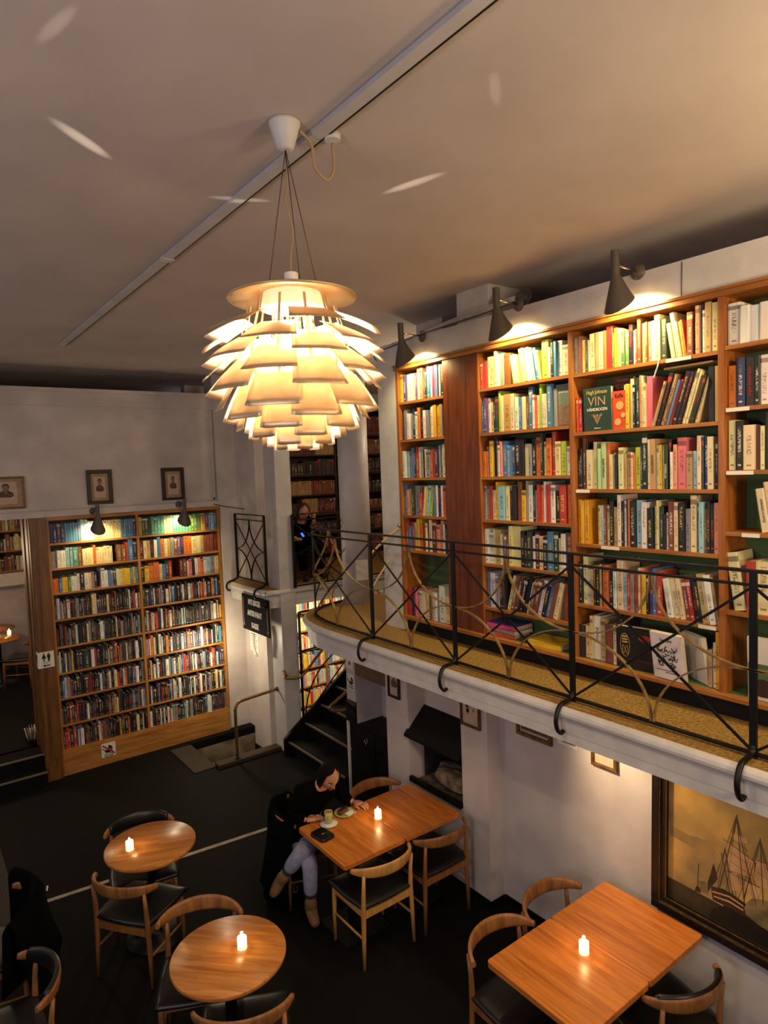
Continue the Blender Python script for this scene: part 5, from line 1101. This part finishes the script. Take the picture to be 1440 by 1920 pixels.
# ---------------------------------------------------------------- framed pictures
def picture(label, loc, rot, w, h, fw, mf, kind=0, tilt=0, face='portrait'):
    """loc: centre of the back; local x right, z up, y into the wall"""
    t = thing('framed_picture', label, 'picture', loc, 0, None); t.rotation_euler = (tilt, 0, rot)
    mb = MB()
    for x0, x1, z0, z1 in ((-w/2, w/2, h/2-fw, h/2), (-w/2, w/2, -h/2, -h/2+fw), (-w/2, -w/2+fw, -h/2+fw, h/2-fw), (w/2-fw, w/2, -h/2+fw, h/2-fw)): mb.box(x0, x1, -.024, 0, z0, z1)
    for x0, x1, z0, z1 in ((-w/2+fw*.6, w/2-fw*.6, h/2-fw*.9, h/2-fw*.6), (-w/2+fw*.6, w/2-fw*.6, -h/2+fw*.6, -h/2+fw*.9)): mb.box(x0, x1, -.029, -.024, z0, z1)
    mb.build('frame', mf, t, bev=.003); iw, ih = w-2*fw, h-2*fw
    MB().box(-iw/2, iw/2, -.008, -.002, -ih/2, ih/2).build('mount', 'mat_board', t)
    pw, ph = (iw*.66, ih*.78) if kind == 0 else (iw*.98, ih*.98)
    pr_ = MB().box(-pw/2, pw/2, -.0095, -.008, -ph/2, ph/2).build('print', 'print_paper', t)
    mb = MB()
    if face == 'portrait':
        mb.prism([(x*pw, z*ph) for x, z in [(-.34, -.12), (-.30, .02), (-.12, .10), (-.06, .13), (.08, .13), (.14, .09), (.32, .0), (.36, -.12), (.25, -.2), (-.22, -.2)]], -.0105, -.0096, axis=1)
        mb.prism(circ(pw*.15, 18, .01*pw, ph*.23, 1, 1.25), -.0112, -.0096, axis=1, mi=1); mb.prism([(x*pw, z*ph) for x, z in [(-.15, .22), (-.17, .33), (-.05, .41), (.1, .40), (.18, .32), (.17, .22), (.11, .30), (-.02, .34), (-.1, .30)]], -.0118, -.0096, axis=1)
        mb.prism([(x*pw, z*ph) for x, z in [(-.06, .10), (.08, .10), (.05, .0), (.0, -.05), (-.04, .0)]], -.0114, -.0096, axis=1, mi=1)
    elif face == 'plant':
        rr = random.Random(int(loc[1]*50))
        for k in range(9): cx, cz = rr.uniform(-.28, .28)*pw, rr.uniform(-.36, .25)*ph; mb.prism(circ(rr.uniform(.06, .13)*pw, 9, cx, cz, 1, 1.4), -.0105, -.0096, axis=1, mi=k % 2)
    elif face == 'dark': mb.box(-pw*.46, pw*.46, -.0105, -.0096, -ph*.42, ph*.44)
    if mb.v: mb.build('print_motif', ['print_dark', 'print_mid'], pr_)
    return t
picture('small gold-framed portrait print at the left edge of the back wall', (1.055, 8.598, 3.435), 0, .39, .37, .022, 'frame_gold', 0)
picture('portrait print in a wide dark frame, middle of the three on the back wall', (2.07, 8.598, 3.455), 0, .30, .43, .048, 'frame_dark', 0)
picture('portrait print in a wide dark frame nearest the corner of the back wall', (2.98, 8.598, 3.45), 0, .30, .44, .048, 'frame_dark', 0)
picture('small framed print on the pilaster left of the fireplace', (3.638, 4.80, 1.57), -pi/2, .17, .30, .02, 'frame_dark', 1, face='portrait')
picture('framed flower print on the white pilaster right of the fireplace', (3.638, 3.79, 1.62), -pi/2, .22, .36, .018, 'frame_gold', 1, face='plant')
picture('dark landscape-format picture half hidden under the balcony edge', (3.788, 3.26, 1.60), -pi/2, .34, .28, .03, 'frame_gold', 1, face='dark')
picture('small plain framed picture under the balcony, left of the ship painting', (3.788, 2.645, 1.60), -pi/2, .20, .30, .022, 'frame_gold', 1, face='')
t = thing('paper_notice', 'pale paper notice on the wall under the balcony between two pictures', 'notice', (3.789, 2.96, 1.56)); MB().box(-.002, 0, -.09, .09, -.06, .06).build('sheet', 'paper', t)
mb = MB()
for k in range(2): mb.box(-.003, -.002, -.07, .07-.03*k, -.018-.018*k, -.010-.018*k)
mb.build('text_lines', 'ink', t)
# the ship painting
PO_ = (3.788, 1.58, 1.22); pt = thing('ship_painting', 'large gold-framed painting of a sailing ship on the lower wall', 'painting', PO_); pt.rotation_euler = (.018, 0, 0)
mb = MB(); ya, yb_, za, zb_ = .70, -.72, -.55, .60
for d0, d1, x0 in ((0, .05, -.045), (.05, .075, -.030), (.075, .1, -.038)):
    for a in (((ya-d0, ya-d1), (za+d1, zb_-d1)), ((yb_+d0, yb_+d1), (za+d1, zb_-d1)), ((ya-d0, yb_+d0), (za+d0, za+d1)), ((ya-d0, yb_+d0), (zb_-d0, zb_-d1))): mb.box(x0, 0, min(a[0]), max(a[0]), min(a[1]), max(a[1]))
mb.build('frame', 'frame_dark', pt, bev=.004)
mb = MB()
for a in (((ya-.05, ya-.056), (za+.05, zb_-.05)), ((ya-.094, ya-.1), (za+.1, zb_-.1)), ((yb_+.094, yb_+.1), (za+.1, zb_-.1)), ((ya-.05, yb_+.05), (za+.05, za+.056)), ((ya-.1, yb_+.1), (za+.094, za+.1)), ((ya-.1, yb_+.1), (zb_-.1, zb_-.094))): mb.box(-.041, -.02, min(a[0]), max(a[0]), min(a[1]), max(a[1]))
mb.build('gilt_edge', 'frame_gold', pt)
MB().box(-.016, -.004, yb_+.1, ya-.1, za+.1, zb_-.1).build('canvas', 'paint_sky', pt)
def lay(name, polys, m, d):
    mb = MB()
    for p in polys: mb.prism([(y-PO_[1], z-PO_[2]) for y, z in p], -.016-d, -.0161, axis=0)
    return mb.build(name, m, pt)
lay('painted_sea', [[(2.18, .90), (1.90, .893), (.96, .87), (.96, .77), (2.18, .77)]], 'paint_sea', .0004)
lay('painted_shadow', [[(1.903, .841), (1.824, .903), (1.717, .934), (1.585, .921), (1.3, .88), (.97, .86), (.97, .775), (1.916, .775)]], 'paint_deep', .0008)
lay('painted_sail', [[(1.832, 1.302), (1.656, 1.248), (1.668, 1.151), (1.804, 1.13)], [(1.806, 1.364), (1.698, 1.366), (1.704, 1.337), (1.791, 1.331)], [(1.662, 1.262), (1.50, 1.282), (1.51, 1.14), (1.638, 1.117), (1.668, 1.151)], [(1.81, 1.114), (1.76, 1.135), (1.754, 1.105), (1.723, 1.037), (1.785, 1.018)], [(1.716, 1.108), (1.626, 1.112), (1.638, 1.061), (1.698, 1.043)], [(1.48, 1.36), (1.36, 1.37), (1.37, 1.2), (1.48, 1.19)], [(1.48, 1.17), (1.32, 1.18), (1.33, 1.04), (1.48, 1.03)]], 'paint_sail', .0012)
lay('painted_hull', [[(1.909, .979), (1.836, .999), (1.779, .995), (1.71, .977), (1.5, .975), (1.3, .985), (1.27, 1.0), (1.29, .91), (1.5, .90), (1.717, .90), (1.805, .90), (1.896, .90)], [(2.008, .897), (1.997, .934), (1.977, .934), (1.97, .903)]], 'paint_hull', .0013)
lay('painted_flag', [[(1.895, 1.127), (1.869, 1.044), (1.902, .986), (1.926, .933), (1.929, .987)]], 'paint_hull', .0016)
lay('painted_small_sail', [[(1.98, .975), (1.942, .99), (1.922, .941), (1.929, .917), (1.97, .91)]], 'paint_smoke', .0011)
lay('painted_smoke', [[(1.717, .947), (1.70, .99), (1.674, 1.029), (1.62, 1.05), (1.585, 1.06), (1.50, 1.03), (1.46, .96), (1.50, .90), (1.585, .885), (1.638, .89), (1.704, .914)]], 'paint_smoke', .0018)
mb = MB()
for p in ([(1.768, 1.487), (1.714, .955)], [(1.832, 1.252), (1.779, .981)], [(1.638, 1.405), (1.614, 1.022)], [(1.852, 1.216), (1.798, .992)], [(1.986, 1.084), (1.989, .928)], [(1.42, 1.45), (1.40, 1.0)], [(1.768, 1.45), (1.86, .99)], [(1.768, 1.45), (1.65, 1.0)], [(1.638, 1.39), (1.72, 1.0)], [(1.638, 1.39), (1.52, 1.0)], [(1.84, 1.305), (1.655, 1.25)], [(1.66, 1.265), (1.5, 1.285)], [(1.82, 1.12), (1.63, 1.115)]):
    mb.tube([(-.0172, y-PO_[1], z-PO_[2]) for y, z in p], .0017, 5)
mb.build('painted_masts', 'paint_line', pt)
mb = MB(); rr = random.Random(12)
for top_, foot in (((1.768, 1.48), [1.9, 1.86, 1.82, 1.66, 1.62]), ((1.638, 1.40), [1.75, 1.72, 1.56, 1.53]), ((1.42, 1.45), [1.53, 1.50, 1.34, 1.31]), ((1.83, 1.25), [1.9, 1.87, 1.76])):
    for y in foot: mb.tube([(-.017, top_[0]-PO_[1], top_[1]-PO_[2]), (-.017, y-PO_[1], .985-PO_[2])], .0009, 4)
for z_, a, b in ((1.25, 1.83, 1.70), (1.19, 1.80, 1.67), (1.33, 1.80, 1.70), (1.20, 1.66, 1.52), (1.16, 1.47, 1.34), (1.29, 1.47, 1.37)): mb.tube([(-.0172, a-PO_[1], z_-PO_[2]), (-.0172, b-PO_[1], z_-.03-PO_[2])], .0012, 4)
mb.build('painted_rigging', 'paint_line', pt)
lay('painted_hull_bands', [[(1.90, .955), (1.80, .975), (1.72, .96), (1.72, .952), (1.80, .966), (1.90, .945)], [(1.89, .93), (1.80, .945), (1.72, .935), (1.72, .926), (1.80, .935), (1.89, .92)]], 'paint_sail', .0016)
lay('painted_cloud', [[(2.17, 1.18), (2.05, 1.17), (1.95, 1.15), (1.9, 1.16), (1.88, 1.21), (1.95, 1.25), (2.05, 1.235), (2.17, 1.25)]], 'paint_cloud', .0003)
lay('painted_cloud', [[(1.55, 1.55), (1.3, 1.5), (1.0, 1.52), (1.0, 1.68), (1.5, 1.7)]], 'paint_cloud', .0003)
# ---------------------------------------------------------------- fireplace, cabinet and things under the balcony
FO = (3.84, 4.27, .7); fp = thing('fireplace', 'open chimney recess with a sloping black hood beside the tables', 'fireplace', FO)
MB().prism([(3.835, 1.33), (3.835, 1.355), (3.60, 1.135), (3.60, 1.11)], 3.925, 4.64, axis=1).build('hood', 'black_wood', fp, off=FO)
MB().box(3.63, 4.11, 3.925, 4.555, .701, .72).build('hearth', 'rubble', fp, off=FO); MB().box(3.615, 3.65, 3.925, 4.60, .701, .745).build('hearth_edge', 'black_wood', fp, off=FO)
MB().box(4.10, 4.118, 3.925, 4.555, .72, 1.29).box(3.85, 4.11, 3.922, 3.93, .72, 1.29).box(3.765, 4.10, 4.548, 4.558, .72, 1.10).box(3.80, 4.10, 4.548, 4.558, 1.10, 1.28).build('fireback', 'soot', fp, off=FO)
from mathutils import noise as mnoise
def stone(cx, cy, cz, sx, sy, sz, seed, label):
    bm = bmesh.new(); bmesh.ops.create_icosphere(bm, subdivisions=4, radius=1)
    for v in bm.verts:
        p = v.co.copy(); q = p*1.6+Vector((seed*3.1, 0, 0)); c = [abs(k)**.75*(1 if k > 0 else -1) for k in p]
        f = 1+.22*mnoise.noise(q)+.10*mnoise.noise(q*3)+.05*mnoise.noise(q*7)
        v.co = Vector((cx+sx*c[0]*f, cy+sy*c[1]*f, max(.7205, cz+sz*c[2]*f)))
    mb = MB(); bm.verts.ensure_lookup_table(); mb.add([v.co[:] for v in bm.verts], [[v.index for v in f.verts] for f in bm.faces], 0, True); bm.free()
    return tag(mb.build('stone', 'stone'), label, 'stone')
stone(3.80, 4.19, .795, .085, .24, .07, 2, 'long rough stone lying at the front of the hearth'); stone(3.92, 4.36, .785, .09, .13, .062, 5, 'smaller rough stone behind the long one in the hearth')
CO = (4.0, 5.5, 0); cb = thing('cabinet', 'black wooden cabinet under the balcony beside the stairs', 'cabinet', CO)
MB().box(3.865, 4.19, 5.0, 5.91, .001, .80).build('carcass', 'black_wood', cb, off=CO); MB().box(3.845, 4.195, 4.985, 5.915, .80, .82).build('worktop', 'black_wood', cb, off=CO)
for y0, y1 in ((5.01, 5.45), (5.46, 5.90)):
    dm = MB().box(3.85, 3.864, y0, y1, .06, .79).build('door', 'black_wood', cb, off=CO, bev=.003)
    MB().tube([(3.847+.0, 5.50 if y1 > 5.5 else 5.41, .62), (3.835, 5.50 if y1 > 5.5 else 5.41, .64), (3.847, 5.50 if y1 > 5.5 else 5.41, .66)], .005, 6).build('handle', 'iron', dm, off=CO)
mb = MB(); mb.tube([(3.847, 5.62+.025*cos(a), .69+.03*sin(a)) for a in [2.2+.45*i for i in range(10)]], .005, 6); mb.lathe([(0, -.006), (.008, 0), (0, .006)], (3.847, 5.62, .64), 8); mb.build('painted_mark', 'mat_board', cb, off=CO)
tag(MB().box(3.852, 3.95, 4.96, 5.775, 1.36, 1.52).build('beam_board', 'cork'), 'brown board along the ceiling over the black cabinet', 'board')
t = thing('card', 'small white card with a red spot under the balcony edge', 'card', (3.848, 5.87, 1.47)); MB().box(-.004, 0, -.07, .07, -.06, .06).build('sheet', 'paper', t); MB().prism(circ(.022, 18), -.006, -.004, axis=0).build('red_spot', 'red_print', t)
def pram(mb, s=1.0, mi=0):
    """pram silhouette in local x (right), z (up), at y<0"""
    Y = (-.0035, -.002)
    hood = [(.0, .01)]+[(.062*cos(a), .01+.062*sin(a)) for a in [pi*.0+.16*i for i in range(11)] if a < pi*.72]; mb.prism([(x*s, z*s) for x, z in hood], *Y, axis=1, mi=mi)
    mb.prism([(x*s, z*s) for x, z in [(-.058, .004), (.062, .004), (.05, -.03), (.02, -.045), (-.03, -.045), (-.052, -.025)]], *Y, axis=1, mi=mi)
    mb.tube([(-.058*s, -.003, .0), (-.085*s, -.003, .03*s), (-.098*s, -.003, .03*s)], .006*s, 6, mi=mi)
    for x in (-.035, .035): mb.tube([((x+.022*cos(a))*s, -.003, (-.08+.022*sin(a))*s) for a in [2*pi*i/16 for i in range(17)]], .005*s, 6, mi=mi)
def sign(name, label, loc, rot, w, h, mfun, mats, m='paper', cat='sign'):
    t = thing(name, label, cat, loc, rot); MB().prism(rrect(-w/2, w/2, -h/2, h/2, .012), -.002, 0, axis=1).build('plate', m, t); mb = MB(); mfun(mb); mb.build('pictogram', mats, t); return t
def f1(mb): pram(mb, .80); 
t = sign('pram_sign', 'white sign with a crossed-out pram on the base of the back bookcase', (1.965, 8.5585, .18), 0, .17, .175, lambda mb: pram(mb, .80), 'ink')
MB().prism([(-.078, .062), (-.062, .075), (.078, -.05), (.066, -.066)], -.0075, -.0065, axis=1).build('red_bar', 'red_print', t)
t = sign('pram_sign', 'white sign with a black pram on the wall end beside the stairs', (3.848, 5.855, 1.27), -pi/2, .15, .19, lambda mb: pram(mb, .72), 'ink')
mb = MB()
for a in ((-.072, .072, -.092, -.089), (-.072, .072, .089, .092), (-.072, -.069, -.092, .092), (.069, .072, -.092, .092)): mb.box(a[0], a[1], -.0028, -.002, a[2], a[3])
mb.build('border', 'ink', t)
# toilets sign folded round the door post
def people(mb, s, x0):
    for k, x in enumerate((-.032, .032)):
        x = x*s+x0; mb.prism(circ(.011*s, 12, x, .058*s), -.0035, -.002, axis=1)
        body = [(-.012, .045), (.012, .045), (.026, .0), (.02, -.012), (.008, -.012), (.008, -.052), (-.008, -.052), (-.008, -.012), (-.02, -.012), (-.026, .0)] if k == 0 else [(-.02, .045), (.02, .045), (.022, .0), (.014, -.005), (.012, -.055), (-.012, -.055), (-.014, -.005), (-.022, .0)]
        mb.prism([(x+a*s, b*s) for a, b in body], -.0035, -.002, axis=1)
def arrow(mb, s, z, x0=0): mb.prism([(x0+a*s, z+b*s) for a, b in [(-.05, 0), (-.02, .02), (-.02, .007), (.05, .007), (.05, -.007), (-.02, -.007), (-.02, -.02)]], -.0035, -.002, axis=1)
t = thing('toilet_sign', 'white toilets sign with arrows folded around the wooden door post', 'sign', (1.25, 8.504, 1.465))
MB().box(-.004, .168, -.002, 0, -.095, .095).box(-.004, -.002, 0, .13, -.095, .095).build('plate', 'paper', t)
mb = MB(); people(mb, .8, .085); mb.v = [(a, b, c+.024) for a, b, c in mb.v]; arrow(mb, .8, -.068, .085); mb.build('pictogram', 'ink', t); text('TOILETS', .021, (.085, -.0025, -.036), (pi/2, 0, 0), 'ink', t, 'lettering')
mb = MB(); people(mb, .7, 0); mb.v = [(a, b, c+.024) for a, b, c in mb.v]; arrow(mb, .5, -.068, 0); mb.build('pictogram', 'ink', t, loc=(-.0035, .066, 0), rot=(0, 0, -pi/2)); text('TOILETS', .016, (-.0046, .066, -.036), (pi/2, 0, -pi/2), 'ink', t, 'lettering')
# hanging direction sign
SO = (3.63, 7.66, 1.755); t = thing('direction_sign', 'black sign NYE BØGER ANTIKVARIAT KASSE hanging under the small balcony', 'sign', SO)
MB().box(-.012, .0, -.385, .385, -.235, .235).build('board', 'sign_black', t, bev=.003)
for s_, z_, sx in (('NYE BØGER', .145, .66), ('ANTIKVARIAT', .0, .66), ('KASSE', -.155, .74)): text(s_, .098, (-.013, .02, z_), R_RIGHT, 'ink_white', t, 'lettering', sx=sx, bold=.003)
for y, z0, z1 in ((.345, .19, -.2), (-.335, .10, -.215)):
    mb = MB(); mb.box(-.0135, -.012, y-.006, y+.006, z1+.03, z0); mb.prism([(y-.02, z1+.05), (y+.02, z1+.05), (y, z1)], -.0135, -.012, axis=0); mb.build('arrow', 'mat_board', t)
for y in (.3, -.3): MB().tube([(-.006, y, .23), (-.006, y, .33)], .003, 5).build('hanger', 'iron', t)
sp = thing('small_spotlight', 'small round black spotlight at the corner of the black direction sign', 'spotlight', (3.60, 7.335, 1.93)); MB().lathe([(0, -.05), (.03, -.05), (.04, -.02), (.04, .03), (.036, .032), (0, .02)], seg=18).build('housing', 'iron', sp, rot=(.6, -1.0, 0)); MB().tube([(0, 0, 0), (.03, 0, -.04 if False else .04)], .01, 6).build('bracket', 'iron', sp)
t = thing('paper_strip', 'curled paper strip hanging below the black direction sign', 'paper', (3.63, 7.76, 1.5)); MB().sheet(lambda u, v: (-.006-.02*sin(4*v), .05-.1*u-.02*v, -.0-.30*v), 4, 14, .0012).build('strip', 'paper', t)
mb = MB()
for k in range(5): mb.box(-.034, -.0315, -.03, .02, -.06-.04*k, -.05-.04*k)
t = thing('paper_notice', 'white printed notice on the lit wall of the sunken stairs', 'notice', (3.899, 8.33, 1.28)); MB().box(-.0015, 0, -.13, .13, -.19, .19).build('sheet', 'paper', t); mb = MB()
for k in range(11): mb.box(-.0022, -.0015, -.1+.02*(k % 3), .1, .14-.028*k, .146-.028*k)
mb.build('text_lines', 'ink', t)
# barrier rope across the narrow walkway
t = thing('barrier_rope', 'rope barrier hooked across the balcony walkway at the bookcase end', 'rope', (3.6, 4.7, 2.9))
MB().tube(catmull([(3.612, 4.60, 3.03), (3.50, 4.62, 2.96), (3.36, 4.60, 2.88), (3.25, 4.56, 2.83)], 5), .011, 8).build('upper_strand', 'rope', t, off=(3.6, 4.7, 2.9)); MB().tube(catmull([(3.5, 4.62, 2.75), (3.36, 4.6, 2.62), (3.25, 4.56, 2.53)], 5), .009, 8).build('lower_strand', 'rope', t, off=(3.6, 4.7, 2.9))
MB().lathe([(0, -.02), (.016, -.012), (.018, .012), (0, .02)], (3.605, 4.60, 3.04), 12).build('hook_end', 'brass', t, off=(3.6, 4.7, 2.9))
# framed paper on the half-round column
t = thing('paper_notice', 'pale notice pinned to the half-round column', 'notice', (4.02, 5.816, 2.47), -.3); MB().box(-.07, .07, -.004, -.002, -.11, .11).build('sheet', 'paper', t)
# ---------------------------------------------------------------- the room through the doorway
def far_table(x, y, label):
    t = thing('cafe_table', label, 'table', (x, y, .34), 0, 'tables in the left room'); MB().lathe([(0, .71), (.33, .712), (.335, .735), (0, .74)], seg=32).build('tabletop', 'table_oak_round', t); pedestal(t); return t
far_table(1.22, 12.05, 'round table with a candle, nearer one seen through the left doorway'); far_table(1.25, 12.95, 'round table with a candle, farther one seen through the left doorway')
candle(1.40, 12.20, 1.0802, 'lit candle on the nearer table through the left doorway', lit=.6); candle(1.30, 12.8, 1.0802, 'lit candle on the farther table through the left doorway', lit=.6)
c = chair((1.5, 11.75), 60, 'chair_dark', 0, 'dark chair beside the table seen through the left doorway', 'chairs in the left room'); c.location.z = .34
rr = random.Random(4)
t = thing('leaflet_rack', 'small rack of curled leaflets on the door post by the steps', 'rack', (1.19, 9.05, .342)); MB().box(-.05, .05, -.1, .1, 0, .05).build('holder', 'black_wood', t)
for k in range(6): MB().sheet(lambda u, v: (-.04+.016*k+.03*v*(k-2)*.4, -.08+.14*u, .05+.14*v+.015*sin(5*u+k)), 4, 5, .0015).build('leaflet', 'paper' if k % 2 == 0 else 'mat_board', t)
